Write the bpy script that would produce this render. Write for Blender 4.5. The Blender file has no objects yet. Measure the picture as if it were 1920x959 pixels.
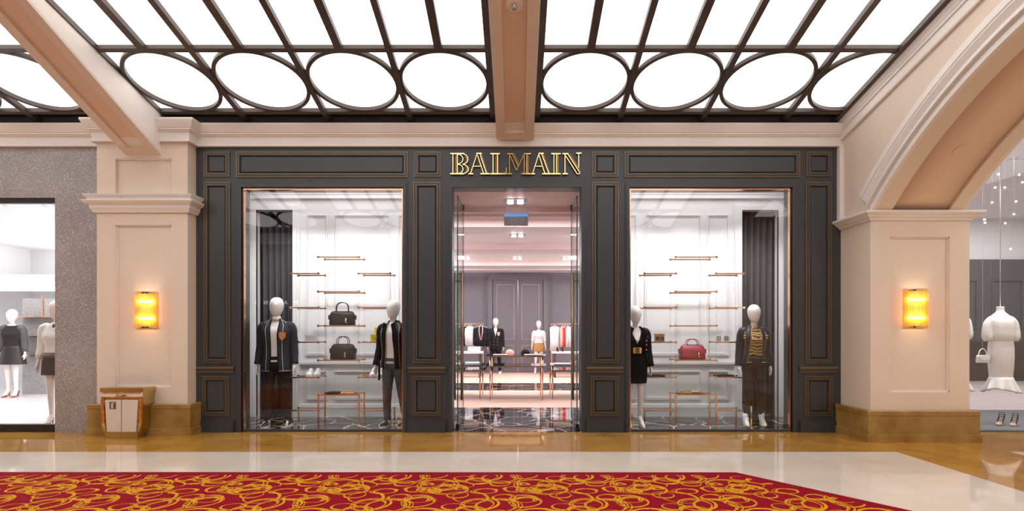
import bpy, bmesh, math, random
from mathutils import Vector, Matrix

random.seed(7)
PI = math.pi
S = bpy.context.scene
COL = S.collection

# ------------------------------------------------------------------ camera
EYE = 1.368                      # camera height
F = 1066.0                       # focal length in px of the 1920 px frame
cam_d = bpy.data.cameras.new('camera')
cam_d.sensor_width = 36.0
cam_d.lens = F / 1920 * 36.0
cam_d.shift_x = -10 / 1920
cam_d.shift_y = 145.5 / 1920
cam_d.clip_start = 0.05
cam = bpy.data.objects.new('camera', cam_d)
cam.location = (0, 0, EYE)
cam.rotation_euler = (PI / 2, 0, 0)
COL.objects.link(cam)
S.camera = cam

# ------------------------------------------------------------------ world, exposure
W = bpy.data.worlds.new('world')
S.world = W
W.use_nodes = True
W.node_tree.nodes['Background'].inputs[0].default_value = (1.0, 0.93, 0.86, 1)
W.node_tree.nodes['Background'].inputs[1].default_value = 0.25
S.view_settings.view_transform = 'Standard'
S.view_settings.look = 'None'
S.view_settings.gamma = 1.0
S.view_settings.use_curve_mapping = False
S.view_settings.exposure = 0.0
try:
    S.cycles.max_bounces = 10
    S.cycles.transparent_max_bounces = 24
    S.cycles.diffuse_bounces = 5
    S.cycles.sample_clamp_indirect = 6.0
    S.cycles.caustics_reflective = False
    S.cycles.caustics_refractive = False
except Exception:
    pass

SKY_EMIT = 1.95                   # backlit ceiling panes
def area(name, loc, sx, sy, power, color=(1, 1, 1), rot=(0, 0, 0)):
    d = bpy.data.lights.new(name, 'AREA')
    d.shape = 'RECTANGLE'; d.size = sx; d.size_y = sy
    d.energy = power; d.color = color
    o = bpy.data.objects.new(name, d)
    o.location = loc; o.rotation_euler = rot
    COL.objects.link(o)
    return o
def spot(name, loc, aim, power, ang=70, color=(1, 1, 1), soft=0.03):
    d = bpy.data.lights.new(name, 'SPOT')
    d.energy = power; d.color = color; d.spot_size = math.radians(ang); d.spot_blend = 0.6
    d.shadow_soft_size = soft
    o = bpy.data.objects.new(name, d)
    o.location = loc
    o.rotation_euler = (Vector(aim) - Vector(loc)).to_track_quat('-Z', 'Y').to_euler()
    COL.objects.link(o)
    return o
# lamps above the two window displays (hidden behind the header, as in the shop)
for sgn in (-1, 1):
    area('display_lamp', (sgn * 2.85, 8.62, 3.86), 2.5, 0.9, 22, (1, 0.975, 0.97))
    for dx in (-0.75, 0.0, 0.75):
        spot('display_spot', (sgn * 2.75 + dx, 8.12, 3.5), (sgn * 2.75 + dx * 1.1, 9.2, 1.3), 98, 95, (1, 0.965, 0.955))
# shop interior
area('shop_cove_lamp', (0, 12.6, 3.58), 5.5, 0.5, 90, (1, 0.975, 0.975))
area('shop_cove_lamp', (0, 16.6, 3.58), 5.5, 0.6, 170, (1, 0.975, 0.975))
area('shop_cove_lamp', (0, 10.6, 3.58), 3.5, 0.4, 60, (1, 0.97, 0.97))
for sgn in (-1, 1):                # added fill lights by the side walls, aimed up to brighten the ceiling
    area('shop_ceiling_fill', (sgn * 4.35, 14.5, 3.15), 9.5, 0.12, 1500, (1, 0.98, 0.99), (math.radians(180), 0, math.radians(90)))
# neighbouring shops
area('neighbour_ceiling_fill', (-9.0, 14.6, 2.80), 7.0, 1.5, 110, (1, 1, 1), (PI, 0, 0))  # added uplight over the bulkhead, put in to whiten the boutique ceiling
area('neighbour_lamp', (-9.0, 10.4, 3.62), 5.5, 4.0, 380, (1, 0.99, 0.99))
area('neighbour_lamp', (10.5, 12.5, 4.6), 8.0, 5.0, 450, (1, 0.98, 0.98))
spot('neighbour_spot', (7.3, 8.05, 4.4), (7.15, 8.5, 1.0), 420, 40)
spot('neighbour_spot', (6.6, 8.05, 4.4), (6.45, 8.5, 1.0), 160, 40)

# ------------------------------------------------------------------ materials
MATS = {}
def _nt(name):
    m = bpy.data.materials.new(name); m.use_nodes = True
    nt = m.node_tree
    b = nt.nodes['Principled BSDF']
    return m, nt, b
def N(nt, t, **kw):
    n = nt.nodes.new(t)
    for k, v in kw.items(): setattr(n, k, v)
    return n
def ramp(nt, fac, stops, interp='LINEAR'):
    r = N(nt, 'ShaderNodeValToRGB')
    r.color_ramp.interpolation = interp
    e = r.color_ramp.elements
    while len(e) < len(stops): e.new(0.5)
    for el, (p, c) in zip(e, stops):
        el.position = p; el.color = (c[0], c[1], c[2], 1)
    nt.links.new(fac, r.inputs[0])
    return r.outputs[0]
def mat(name, col, rough=0.5, metal=0.0, var=0.06, scale=8.0, bump=0.0, bscale=60.0, spec=0.5, coat=0.0, sheen=0.0):
    if name in MATS: return MATS[name]
    m, nt, b = _nt(name)
    tc = N(nt, 'ShaderNodeTexCoord')
    no = N(nt, 'ShaderNodeTexNoise'); no.inputs['Scale'].default_value = scale; no.inputs['Detail'].default_value = 4
    nt.links.new(tc.outputs['Object'], no.inputs['Vector'])
    lo = tuple(max(0, c * (1 - var)) for c in col); hi = tuple(min(1, c * (1 + var)) for c in col)
    nt.links.new(ramp(nt, no.outputs[0], [(0.3, lo), (0.7, hi)]), b.inputs['Base Color'])
    b.inputs['Roughness'].default_value = rough
    b.inputs['Metallic'].default_value = metal
    b.inputs['Specular IOR Level'].default_value = spec
    if coat: b.inputs['Coat Weight'].default_value = coat; b.inputs['Coat Roughness'].default_value = 0.1
    if sheen: b.inputs['Sheen Weight'].default_value = sheen
    if bump:
        n2 = N(nt, 'ShaderNodeTexNoise'); n2.inputs['Scale'].default_value = bscale; n2.inputs['Detail'].default_value = 3
        nt.links.new(tc.outputs['Object'], n2.inputs['Vector'])
        bp = N(nt, 'ShaderNodeBump'); bp.inputs['Strength'].default_value = bump; bp.inputs['Distance'].default_value = 0.01
        nt.links.new(n2.outputs[0], bp.inputs['Height'])
        nt.links.new(bp.outputs[0], b.inputs['Normal'])
    MATS[name] = m
    return m
def emit(name, col, strength):
    if name in MATS: return MATS[name]
    m, nt, b = _nt(name)
    b.inputs['Base Color'].default_value = (*col, 1)
    b.inputs['Emission Color'].default_value = (*col, 1)
    b.inputs['Emission Strength'].default_value = strength
    MATS[name] = m
    return m
def glass(name, tint=(1, 1, 1), refl=0.05, edge=0.6):
    if name in MATS: return MATS[name]
    m, nt, b = _nt(name)
    nt.nodes.remove(b)
    out = nt.nodes['Material Output']
    tr = N(nt, 'ShaderNodeBsdfTransparent'); tr.inputs[0].default_value = (*tint, 1)
    gl = N(nt, 'ShaderNodeBsdfGlossy'); gl.inputs['Roughness'].default_value = 0.0
    lw = N(nt, 'ShaderNodeLayerWeight'); lw.inputs['Blend'].default_value = 0.5
    pw = N(nt, 'ShaderNodeMath', operation='POWER'); pw.inputs[1].default_value = 4.0
    ma = N(nt, 'ShaderNodeMath', operation='MULTIPLY_ADD'); ma.inputs[1].default_value = edge; ma.inputs[2].default_value = refl
    mx = N(nt, 'ShaderNodeMixShader')
    nt.links.new(lw.outputs['Facing'], pw.inputs[0]); nt.links.new(pw.outputs[0], ma.inputs[0])
    nt.links.new(ma.outputs[0], mx.inputs[0]); nt.links.new(tr.outputs[0], mx.inputs[1]); nt.links.new(gl.outputs[0], mx.inputs[2])
    nt.links.new(mx.outputs[0], out.inputs['Surface'])
    MATS[name] = m
    return m
def marble(name, base, vein, dark, rough=0.08, scale=1.6, veinw=0.03, cloud=0.5, spec=0.5):
    m, nt, b = _nt(name)
    tc = N(nt, 'ShaderNodeTexCoord')
    geo = N(nt, 'ShaderNodeNewGeometry')
    n1 = N(nt, 'ShaderNodeTexNoise'); n1.inputs['Scale'].default_value = scale * 1.3; n1.inputs['Detail'].default_value = 3; n1.inputs['Roughness'].default_value = 0.5
    nt.links.new(geo.outputs['Position'], n1.inputs['Vector'])
    c1 = ramp(nt, n1.outputs[0], [(0.5 - cloud * 0.4, dark), (0.5 + cloud * 0.4, base)])
    n2 = N(nt, 'ShaderNodeTexNoise'); n2.inputs['Scale'].default_value = scale * 0.6; n2.inputs['Detail'].default_value = 2; n2.inputs['Distortion'].default_value = 0.6
    nt.links.new(geo.outputs['Position'], n2.inputs['Vector'])
    v = ramp(nt, n2.outputs[0], [(0.5 - veinw, (0, 0, 0)), (0.5, (1, 1, 1)), (0.5 + veinw, (0, 0, 0))])
    mx = N(nt, 'ShaderNodeMixRGB'); mx.inputs[2].default_value = (*vein, 1)
    if veinw > 0: nt.links.new(v, mx.inputs[0])
    else: mx.inputs[0].default_value = 0.0
    nt.links.new(c1, mx.inputs[1])
    nt.links.new(mx.outputs[0], b.inputs['Base Color'])
    b.inputs['Roughness'].default_value = rough
    b.inputs['Specular IOR Level'].default_value = spec
    MATS[name] = m
    return m
def black_marble(name, rough=0.05):
    m, nt, b = _nt(name)
    geo = N(nt, 'ShaderNodeNewGeometry')
    n0 = N(nt, 'ShaderNodeTexNoise'); n0.inputs['Scale'].default_value = 2.5; n0.inputs['Detail'].default_value = 5
    nt.links.new(geo.outputs['Position'], n0.inputs['Vector'])
    mixv = N(nt, 'ShaderNodeMixRGB'); mixv.inputs[0].default_value = 0.22
    nt.links.new(geo.outputs['Position'], mixv.inputs[1]); nt.links.new(n0.outputs['Color'], mixv.inputs[2])
    vo = N(nt, 'ShaderNodeTexVoronoi', feature='DISTANCE_TO_EDGE'); vo.inputs['Scale'].default_value = 2.6
    nt.links.new(mixv.outputs[0], vo.inputs['Vector'])
    vo2 = N(nt, 'ShaderNodeTexVoronoi', feature='DISTANCE_TO_EDGE'); vo2.inputs['Scale'].default_value = 7.5
    nt.links.new(mixv.outputs[0], vo2.inputs['Vector'])
    a = ramp(nt, vo.outputs['Distance'], [(0.0, (0.75, 0.72, 0.72)), (0.03, (0, 0, 0))])
    c = ramp(nt, vo2.outputs['Distance'], [(0.0, (0.16, 0.15, 0.15)), (0.02, (0, 0, 0))])
    ad = N(nt, 'ShaderNodeMixRGB', blend_type='ADD'); ad.inputs[0].default_value = 1
    nt.links.new(a, ad.inputs[1]); nt.links.new(c, ad.inputs[2])
    ad2 = N(nt, 'ShaderNodeMixRGB', blend_type='ADD'); ad2.inputs[0].default_value = 1; ad2.inputs[2].default_value = (0.012, 0.011, 0.012, 1)
    nt.links.new(ad.outputs[0], ad2.inputs[1])
    nt.links.new(ad2.outputs[0], b.inputs['Base Color'])
    b.inputs['Roughness'].default_value = rough
    MATS[name] = m
    return m
def terrazzo(name):
    m, nt, b = _nt(name)
    geo = N(nt, 'ShaderNodeNewGeometry')
    base = N(nt, 'ShaderNodeTexNoise'); base.inputs['Scale'].default_value = 3.0
    nt.links.new(geo.outputs['Position'], base.inputs['Vector'])
    bc = ramp(nt, base.outputs[0], [(0.3, (0.27, 0.255, 0.255)), (0.7, (0.33, 0.315, 0.315))])
    prev = bc
    for sc, th in ((46, 0.24), (75, 0.27)):
        v = N(nt, 'ShaderNodeTexVoronoi', feature='F1'); v.inputs['Scale'].default_value = sc
        nt.links.new(geo.outputs['Position'], v.inputs['Vector'])
        f = ramp(nt, v.outputs['Distance'], [(th - 0.04, (1, 1, 1)), (th + 0.04, (0, 0, 0))])
        sep = N(nt, 'ShaderNodeSeparateColor'); nt.links.new(v.outputs['Color'], sep.inputs[0])
        g = N(nt, 'ShaderNodeMath', operation='GREATER_THAN'); g.inputs[1].default_value = 0.45; nt.links.new(sep.outputs[0], g.inputs[0])
        mu = N(nt, 'ShaderNodeMath', operation='MULTIPLY'); nt.links.new(f, mu.inputs[0]); nt.links.new(g.outputs[0], mu.inputs[1])
        mx = N(nt, 'ShaderNodeMixRGB'); mx.inputs[2].default_value = (0.74, 0.70, 0.68, 1)
        nt.links.new(mu.outputs[0], mx.inputs[0]); nt.links.new(prev, mx.inputs[1])
        prev = mx.outputs[0]
    nt.links.new(prev, b.inputs['Base Color'])
    b.inputs['Roughness'].default_value = 0.4
    MATS[name] = m
    return m
def tiger(name, c0, c1, scale=14, rough=0.45):
    m, nt, b = _nt(name)
    tc = N(nt, 'ShaderNodeTexCoord')
    w = N(nt, 'ShaderNodeTexWave', bands_direction='Z'); w.inputs['Scale'].default_value = scale
    w.inputs['Distortion'].default_value = 5.5; w.inputs['Detail'].default_value = 1; w.inputs['Detail Scale'].default_value = 1.6
    nt.links.new(tc.outputs['Object'], w.inputs['Vector'])
    nt.links.new(ramp(nt, w.outputs['Fac'], [(0.30, c1), (0.40, c0)]), b.inputs['Base Color'])
    b.inputs['Roughness'].default_value = rough
    MATS[name] = m
    return m
M_WALL = mat('cream_plaster', (0.75, 0.635, 0.53), 0.62, var=0.03, scale=1.5, bump=0.04, bscale=90)
M_TRIM = mat('cream_trim_paint', (0.79, 0.745, 0.705), 0.5, var=0.02, scale=2)
M_TAN = mat('tan_soffit_paint', (0.74, 0.54, 0.395), 0.6, var=0.03, scale=1.2)
M_BRONZE = mat('dark_bronze', (0.085, 0.066, 0.058), 0.42, 0.3, var=0.15, scale=3)
M_DARKBOX = mat('dark_brown_paint', (0.022, 0.012, 0.011), 0.6)
M_PANE = emit('backlit_pane', (1.0, 0.985, 0.975), SKY_EMIT)
M_SLATE = mat('slate_grey_lacquer', (0.043, 0.0485, 0.055), 0.36, var=0.06, scale=2.5)
M_BRASSLINE = mat('antique_gold_bead', (0.21, 0.145, 0.075), 0.4, 0.55, var=0.15, scale=6)
M_GOLD = mat('polished_gold', (0.95, 0.72, 0.33), 0.14, 1.0, var=0.04)
M_GOLDFILL = mat('brown_gold_face', (0.26, 0.13, 0.045), 0.3, 0.6, var=0.12, scale=5)
M_COPPER = mat('rose_copper', (0.86, 0.50, 0.33), 0.2, 1.0, var=0.05)
M_GMARBLE = marble('golden_marble', (0.50, 0.265, 0.058), (0.52, 0.29, 0.075), (0.37, 0.18, 0.03), 0.045, 1.7, 0.0)
M_BASEM = marble('golden_base_marble', (0.40, 0.25, 0.075), (0.44, 0.28, 0.10), (0.26, 0.145, 0.032), 0.2, 3.2, 0.0)
M_CMARBLE = marble('cream_marble', (0.74, 0.665, 0.585), (0.78, 0.71, 0.64), (0.66, 0.575, 0.485), 0.05, 1.5, 0.0)
M_BMARBLE = black_marble('black_marble')
M_TERR = terrazzo('grey_terrazzo')
M_WHITE = mat('white_paint', (0.82, 0.81, 0.82), 0.45, var=0.015)
M_OFFW = mat('shop_white_paint', (0.86, 0.83, 0.84), 0.5, var=0.015)
M_PINKC = mat('blush_ceiling_paint', (0.78, 0.60, 0.59), 0.55, var=0.02)
M_PEACH = mat('peach_carpet', (0.78, 0.53, 0.43), 0.85, var=0.05, scale=6)
M_GWALL = mat('warm_grey_panel_paint', (0.155, 0.145, 0.165), 0.45, var=0.04)
M_BLACK = mat('black_satin', (0.010, 0.010, 0.011), 0.35)
M_CURTAIN = mat('charcoal_curtain', (0.095, 0.09, 0.10), 0.85, spec=0.1, var=0.1, bump=0.05)
M_GLASS = glass('window_glass', (0.985, 0.99, 0.99), 0.04, 0.5)
M_CLEAR = glass('clear_glass', (0.95, 0.98, 0.98), 0.06, 0.5)
M_TEAL = mat('green_glass_edge', (0.03, 0.26, 0.28), 0.15, var=0.05)
M_ACRY = mat('polished_steel', (0.82, 0.82, 0.83), 0.18, 1.0)
M_MANN = mat('matte_white_mannequin', (0.80, 0.76, 0.74), 0.45, var=0.01)
M_SKIN = mat('pale_mannequin', (0.80, 0.68, 0.65), 0.45, var=0.01)
M_NAVY = mat('charcoal_wool', (0.035, 0.036, 0.045), 0.8, spec=0.15, var=0.15, scale=40, bump=0.1)
M_BWOOL = mat('black_wool', (0.010, 0.010, 0.011), 0.8, spec=0.15, var=0.1, scale=40)
M_LEATHER = mat('black_leather', (0.006, 0.0055, 0.006), 0.42, spec=0.16, var=0.1, scale=30, bump=0.25, bscale=35)
M_NLEATHER = mat('navy_leather', (0.012, 0.014, 0.026), 0.38, spec=0.25, var=0.1, scale=30, bump=0.25, bscale=35)
M_COTTON = mat('white_cotton', (0.80, 0.79, 0.80), 0.85, var=0.02, scale=10, bump=0.15, bscale=14)
M_JEANS = mat('washed_grey_denim', (0.075, 0.08, 0.085), 0.85, spec=0.15, var=0.45, scale=7, bump=0.2, bscale=50)
M_TROUS = mat('dark_brown_moleskin', (0.020, 0.013, 0.011), 0.75, spec=0.15, var=0.3, scale=9, bump=0.4, bscale=25)
M_BURG = mat('oxblood_leather', (0.028, 0.010, 0.012), 0.45, spec=0.25, var=0.25, scale=8, bump=0.3, bscale=20)
M_KNIT = mat('black_ribbed_knit', (0.007, 0.007, 0.0075), 0.75, spec=0.15, var=0.1)
M_TIGER = tiger('gold_tiger_print', (0.50, 0.29, 0.08), (0.02, 0.012, 0.008), 7)
M_TIGER2 = tiger('orange_tiger_print', (0.70, 0.36, 0.10), (0.06, 0.02, 0.01), 9)
M_SILVER = mat('silver_hardware', (0.75, 0.75, 0.76), 0.25, 1.0)
M_RED = mat('raspberry_leather', (0.30, 0.012, 0.035), 0.4, var=0.12, scale=12, bump=0.1)
M_YEL = mat('yellow_card', (0.85, 0.62, 0.02), 0.5)
M_BRN = mat('tan_card', (0.40, 0.22, 0.11), 0.5)
M_REDCLOTH = mat('red_cloth', (0.65, 0.03, 0.03), 0.8)
M_PINKCLOTH = mat('blush_cloth', (0.75, 0.5, 0.42), 0.8)
M_CRIM = mat('crimson_carpet_border', (0.24, 0.002, 0.013), 0.95, spec=0.1, bump=0.3, bscale=300)
M_CARPET = mat('crimson_carpet_field', (0.25, 0.002, 0.012), 0.95, spec=0.1, var=0.15, scale=30, bump=0.3, bscale=300)
M_CGOLD = mat('gold_carpet_yarn', (0.60, 0.285, 0.014), 0.95, spec=0.1, var=0.35, scale=60, bump=0.3, bscale=300)
M_BRASS = mat('polished_brass', (0.62, 0.47, 0.20), 0.16, 1.0, var=0.06, scale=3)
M_PEARL = mat('pearl_cream_enamel', (0.72, 0.62, 0.55), 0.35, var=0.02)
M_ORN = mat('amber_relief', (0.52, 0.20, 0.03), 0.35, 0.4, var=0.5, scale=30, bump=0.6, bscale=60)
M_DGREY = mat('dark_grey_stone', (0.075, 0.08, 0.09), 0.4, var=0.08)
M_BROWNW = mat('dark_brown_wood', (0.06, 0.042, 0.038), 0.5, var=0.2, scale=5)
M_PINKB = mat('dusty_pink_brick', (0.40, 0.33, 0.33), 0.6, var=0.12, scale=14)
M_GREYS = mat('mid_grey_wall', (0.09, 0.09, 0.098), 0.5)

# ------------------------------------------------------------------ mesh helpers
class MB:
    def __init__(s): s.v = []; s.f = []; s.mi = []; s.cur = 0
    def add(s, vs, fs):
        o = len(s.v); s.v += [tuple(p) for p in vs]
        for f in fs: s.f.append(tuple(i + o for i in f)); s.mi.append(s.cur)
        return s
    def box(s, x0, x1, y0, y1, z0, z1):
        return s.add([(x0, y0, z0), (x1, y0, z0), (x1, y1, z0), (x0, y1, z0), (x0, y0, z1), (x1, y0, z1), (x1, y1, z1), (x0, y1, z1)],
                     [(0, 3, 2, 1), (4, 5, 6, 7), (0, 1, 5, 4), (1, 2, 6, 5), (2, 3, 7, 6), (3, 0, 4, 7)])
    def cbox(s, x0, x1, y0, y1, z0, z1, b):
        """box with chamfered edges towards -Y (a raised field)"""
        v = [(x0, y1, z0), (x1, y1, z0), (x1, y1, z1), (x0, y1, z1),
             (x0 + b, y0, z0 + b), (x1 - b, y0, z0 + b), (x1 - b, y0, z1 - b), (x0 + b, y0, z1 - b)]
        return s.add(v, [(4, 5, 6, 7), (0, 1, 5, 4), (1, 2, 6, 5), (2, 3, 7, 6), (3, 0, 4, 7), (3, 2, 1, 0)])
    def quad(s, a, b, c, d): return s.add([a, b, c, d], [(0, 1, 2, 3)])
    def loft(s, rings, close=True, caps=True):
        n = len(rings[0]); vs = [p for r in rings for p in r]; fs = []
        m = n if close else n - 1
        for i in range(len(rings) - 1):
            for j in range(m):
                k = (j + 1) % n
                fs.append((i * n + j, i * n + k, (i + 1) * n + k, (i + 1) * n + j))
        if caps and close:
            fs.append(tuple(reversed(range(n)))); fs.append(tuple((len(rings) - 1) * n + j for j in range(n)))
        return s.add(vs, fs)
    def tube(s, path, r, n=8, closed=False):
        P = [Vector(p) for p in path]; k = len(P)
        R = r if isinstance(r, (list, tuple)) else [r] * k
        rings = []; prev = None
        for i in range(k):
            if closed: t = P[(i + 1) % k] - P[i - 1]
            else: t = P[min(i + 1, k - 1)] - P[max(i - 1, 0)]
            if t.length < 1e-9: t = Vector((0, 0, 1))
            t.normalize()
            if prev is None:
                a = Vector((0, 0, 1)) if abs(t.z) < 0.9 else Vector((0, 1, 0))
                u = t.cross(a).normalized()
            else:
                u = (prev - t * prev.dot(t))
                u = u.normalized() if u.length > 1e-6 else t.orthogonal().normalized()
            prev = u; w = t.cross(u)
            rings.append([P[i] + (u * math.cos(2 * PI * j / n) + w * math.sin(2 * PI * j / n)) * R[i] for j in range(n)])
        if closed:
            rings.append(rings[0]); return s.loft(rings, caps=False)
        return s.loft(rings)
    def bar(s, a, b, w, h, up=(0, 0, 1)):
        a = Vector(a); b = Vector(b); t = (b - a).normalized(); up = Vector(up)
        sd = t.cross(up).normalized(); u = sd.cross(t).normalized()
        vs = []
        for p in (a, b):
            for i, j in ((-1, -1), (1, -1), (1, 1), (-1, 1)): vs.append(p + sd * (w / 2 * i) + u * (h / 2 * j))
        return s.add(vs, [(0, 1, 2, 3), (7, 6, 5, 4), (0, 4, 5, 1), (1, 5, 6, 2), (2, 6, 7, 3), (3, 7, 4, 0)])
    def prism(s, poly, y0, y1):
        """polygon in (x, z) extruded along y"""
        n = len(poly)
        vs = [(x, y0, z) for x, z in poly] + [(x, y1, z) for x, z in poly]
        fs = [tuple(range(n)), tuple(reversed(range(n, 2 * n)))] + [((i + 1) % n, i, n + i, n + (i + 1) % n) for i in range(n)]
        return s.add(vs, fs)
    def slab(s, poly, z0, z1):
        """polygon in (x, y) extruded along z"""
        n = len(poly)
        vs = [(x, y, z0) for x, y in poly] + [(x, y, z1) for x, y in poly]
        fs = [tuple(reversed(range(n))), tuple(range(n, 2 * n))] + [(i, (i + 1) % n, n + (i + 1) % n, n + i) for i in range(n)]
        return s.add(vs, fs)
    def sweep(s, path, prof):
        """profile (projection, z) swept along an (x, y) path, projecting to the right of the travel direction"""
        P = [Vector(p) for p in path]; rings = []
        for i, p in enumerate(P):
            ds = []
            if i > 0: ds.append((P[i] - P[i - 1]).normalized())
            if i < len(P) - 1: ds.append((P[i + 1] - P[i]).normalized())
            ns = [Vector((d.y, -d.x)) for d in ds]
            m = ns[0] if len(ns) == 1 else (ns[0] + ns[1]) / (1 + ns[0].dot(ns[1]))
            rings.append([(p.x + m.x * q, p.y + m.y * q, z) for q, z in prof])
        return s.loft(rings, close=True, caps=True)
    def sphere(s, c, rx, ry=None, rz=None, n=12, m=8):
        ry = ry or rx; rz = rz or rx
        rings = []
        for i in range(m + 1):
            a = PI * (i + 0.02) / (m + 0.04)
            rings.append([(c[0] + rx * math.sin(a) * math.cos(2 * PI * j / n), c[1] + ry * math.sin(a) * math.sin(2 * PI * j / n), c[2] - rz * math.cos(a)) for j in range(n)])
        return s.loft(rings)
    def disc(s, c, r, d, axis='y', n=20):
        a = {'x': (1, 0, 0), 'y': (0, 1, 0), 'z': (0, 0, 1)}[axis]; a = Vector(a) * d; c = Vector(c)
        return s.tube([c - a / 2, c + a / 2], r, n)
    def mesh(s, name, m=None, smooth=False):
        me = bpy.data.meshes.new(name)
        me.from_pydata(s.v, [], s.f)
        ms = m if isinstance(m, (list, tuple)) else [m]
        for x in ms: me.materials.append(x)
        if len(ms) > 1: me.polygons.foreach_set('material_index', s.mi)
        bm = bmesh.new(); bm.from_mesh(me)
        bmesh.ops.recalc_face_normals(bm, faces=bm.faces)
        bm.to_mesh(me); bm.free()
        if smooth: me.polygons.foreach_set('use_smooth', [True] * len(me.polygons))
        me.update()
        return me
    def islands(s):
        par = list(range(len(s.v)))
        def fd(a):
            while par[a] != a: par[a] = par[par[a]]; a = par[a]
            return a
        for f in s.f:
            r = fd(f[0])
            for i in f[1:]: par[fd(i)] = r
        groups = {}
        for k, f in enumerate(s.f): groups.setdefault(fd(f[0]), []).append(k)
        return list(groups.values())
    def build(s, name, m, parent=None, smooth=False, loc=None, joined=False):
        if not joined:
            isl = s.islands()
            if 1 < len(isl) <= 12:                     # separate pieces become separate parts
                first = None
                for fk in isl:
                    q = MB(); ids = {}
                    for k in fk:
                        nf = []
                        for i in s.f[k]:
                            if i not in ids: ids[i] = len(q.v); q.v.append(s.v[i])
                            nf.append(ids[i])
                        q.f.append(tuple(nf)); q.mi.append(s.mi[k])
                    o = q.build(name, m, parent, smooth, loc, True)
                    first = first or o
                return first
        o = bpy.data.objects.new(name, s.mesh(name, m, smooth))
        COL.objects.link(o)
        if parent: o.parent = parent
        if loc: o.location = loc
        return o
def empty(name, loc=(0, 0, 0), rz=0.0, parent=None):
    o = bpy.data.objects.new(name, None); COL.objects.link(o)
    o.location = loc; o.rotation_euler = (0, 0, rz); o.empty_display_size = 0.1
    if parent: o.parent = parent
    return o
def tag(o, label, cat=None, group=None, kind=None):
    o['label'] = label
    if cat: o['category'] = cat
    if group: o['group'] = group
    if kind: o['kind'] = kind
    return o
def struct(o, label, cat):
    return tag(o, label, cat, kind='structure')
def inst(src, parent=None, loc=None):
    c = src.copy(); COL.objects.link(c); c.parent = parent
    if loc is not None: c.location = loc
    return c
def cr(pts, n):
    """Catmull-Rom resample of tuples to n samples"""
    P = [Vector(p) if len(p) <= 4 else p for p in pts]
    k = len(P); out = []
    for i in range(n):
        t = i / (n - 1) * (k - 1); a = min(int(t), k - 2); f = t - a
        p0 = P[max(a - 1, 0)]; p1 = P[a]; p2 = P[a + 1]; p3 = P[min(a + 2, k - 1)]
        out.append(0.5 * ((2 * p1) + (p2 - p0) * f + (2 * p0 - 5 * p1 + 4 * p2 - p3) * f * f + (3 * p1 - p0 - 3 * p2 + p3) * f ** 3))
    return out
def lerp_tab(tab, x):
    if x <= tab[0][0]: return tab[0][1]
    for (a, u), (b, v) in zip(tab, tab[1:]):
        if x <= b: return u + (v - u) * (x - a) / (b - a)
    return tab[-1][1]
def text_mesh(name, body, size, m, depth=0.005, parent=None, bold=0.0):
    c = bpy.data.curves.new(name, 'FONT'); c.body = body; c.size = size; c.extrude = depth; c.align_x = 'CENTER'; c.offset = bold
    o = bpy.data.objects.new(name + '_src', c); COL.objects.link(o)
    dg = bpy.context.evaluated_depsgraph_get()
    me = bpy.data.meshes.new_from_object(o.evaluated_get(dg)); me.name = name
    bpy.data.objects.remove(o); bpy.data.curves.remove(c)
    me.materials.clear(); me.materials.append(m)
    r = bpy.data.objects.new(name, me); COL.objects.link(r)
    if parent: r.parent = parent
    return r
def remeshed(mb, name, m, parent, voxel=0.009, smooth_it=6):
    o = mb.build(name, m, joined=True)
    r = o.modifiers.new('r', 'REMESH'); r.mode = 'VOXEL'; r.voxel_size = voxel; r.use_smooth_shade = True
    if smooth_it:
        sm = o.modifiers.new('s', 'SMOOTH'); sm.factor = 0.5; sm.iterations = smooth_it
    dg = bpy.context.evaluated_depsgraph_get()
    me = bpy.data.meshes.new_from_object(o.evaluated_get(dg))
    old = o.data; o.modifiers.clear(); o.data = me; bpy.data.meshes.remove(old)
    me.polygons.foreach_set('use_smooth', [True] * len(me.polygons))
    if parent: o.parent = parent
    return o
D = 7.84                                     # depth of the storefront plane
def sx(px): return (px - 970) / 136.0       # storefront survey: metres from photo measurements
def sz(row): return (811 - row) / 136.0

# ================================================================== STRUCTURE
# ------------------------------------------------------------------ floor
floor = MB().box(-10.4, 10.4, -0.9, D + 0.06, -0.12, -0.014).build('floor', M_CMARBLE)
struct(floor, 'polished marble concourse floor with golden and cream slabs', 'floor')
_tiles = {}
def tile(x0, x1, y0, y1, m):
    key = (round(x1 - x0, 3), round(y1 - y0, 3), m.name)
    g = 0.0003
    if key not in _tiles:
        w, d = x1 - x0, y1 - y0
        o = MB().box(-w / 2 + g, w / 2 - g, -d / 2 + g, d / 2 - g, -0.014, 0).build('tile', m, floor)
        _tiles[key] = o
    else:
        o = inst(_tiles[key], floor)
    o.location = ((x0 + x1) / 2, (y0 + y1) / 2, 0)
YC, XC = 6.54, 4.36                          # edge of the cream field
TW = 1.115
x = -0.575 - TW * 9
while x < XC - 0.05:                         # golden border along the shopfronts, cream rows in front
    x1 = min(x + TW, XC)
    tile(x, x1, YC, D + 0.065, M_GMARBLE)
    tile(x, x1, 5.42, YC, M_CMARBLE)
    tile(x, x1, 4.30, 5.42, M_CMARBLE); tile(x, x1, 3.18, 4.30, M_CMARBLE); tile(x, x1, 2.06, 3.18, M_CMARBLE)
    tile(x, x1, 0.66, 2.06, M_CMARBLE); tile(x, x1, -0.70, 0.66, M_GMARBLE)
    x = x1
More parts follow.
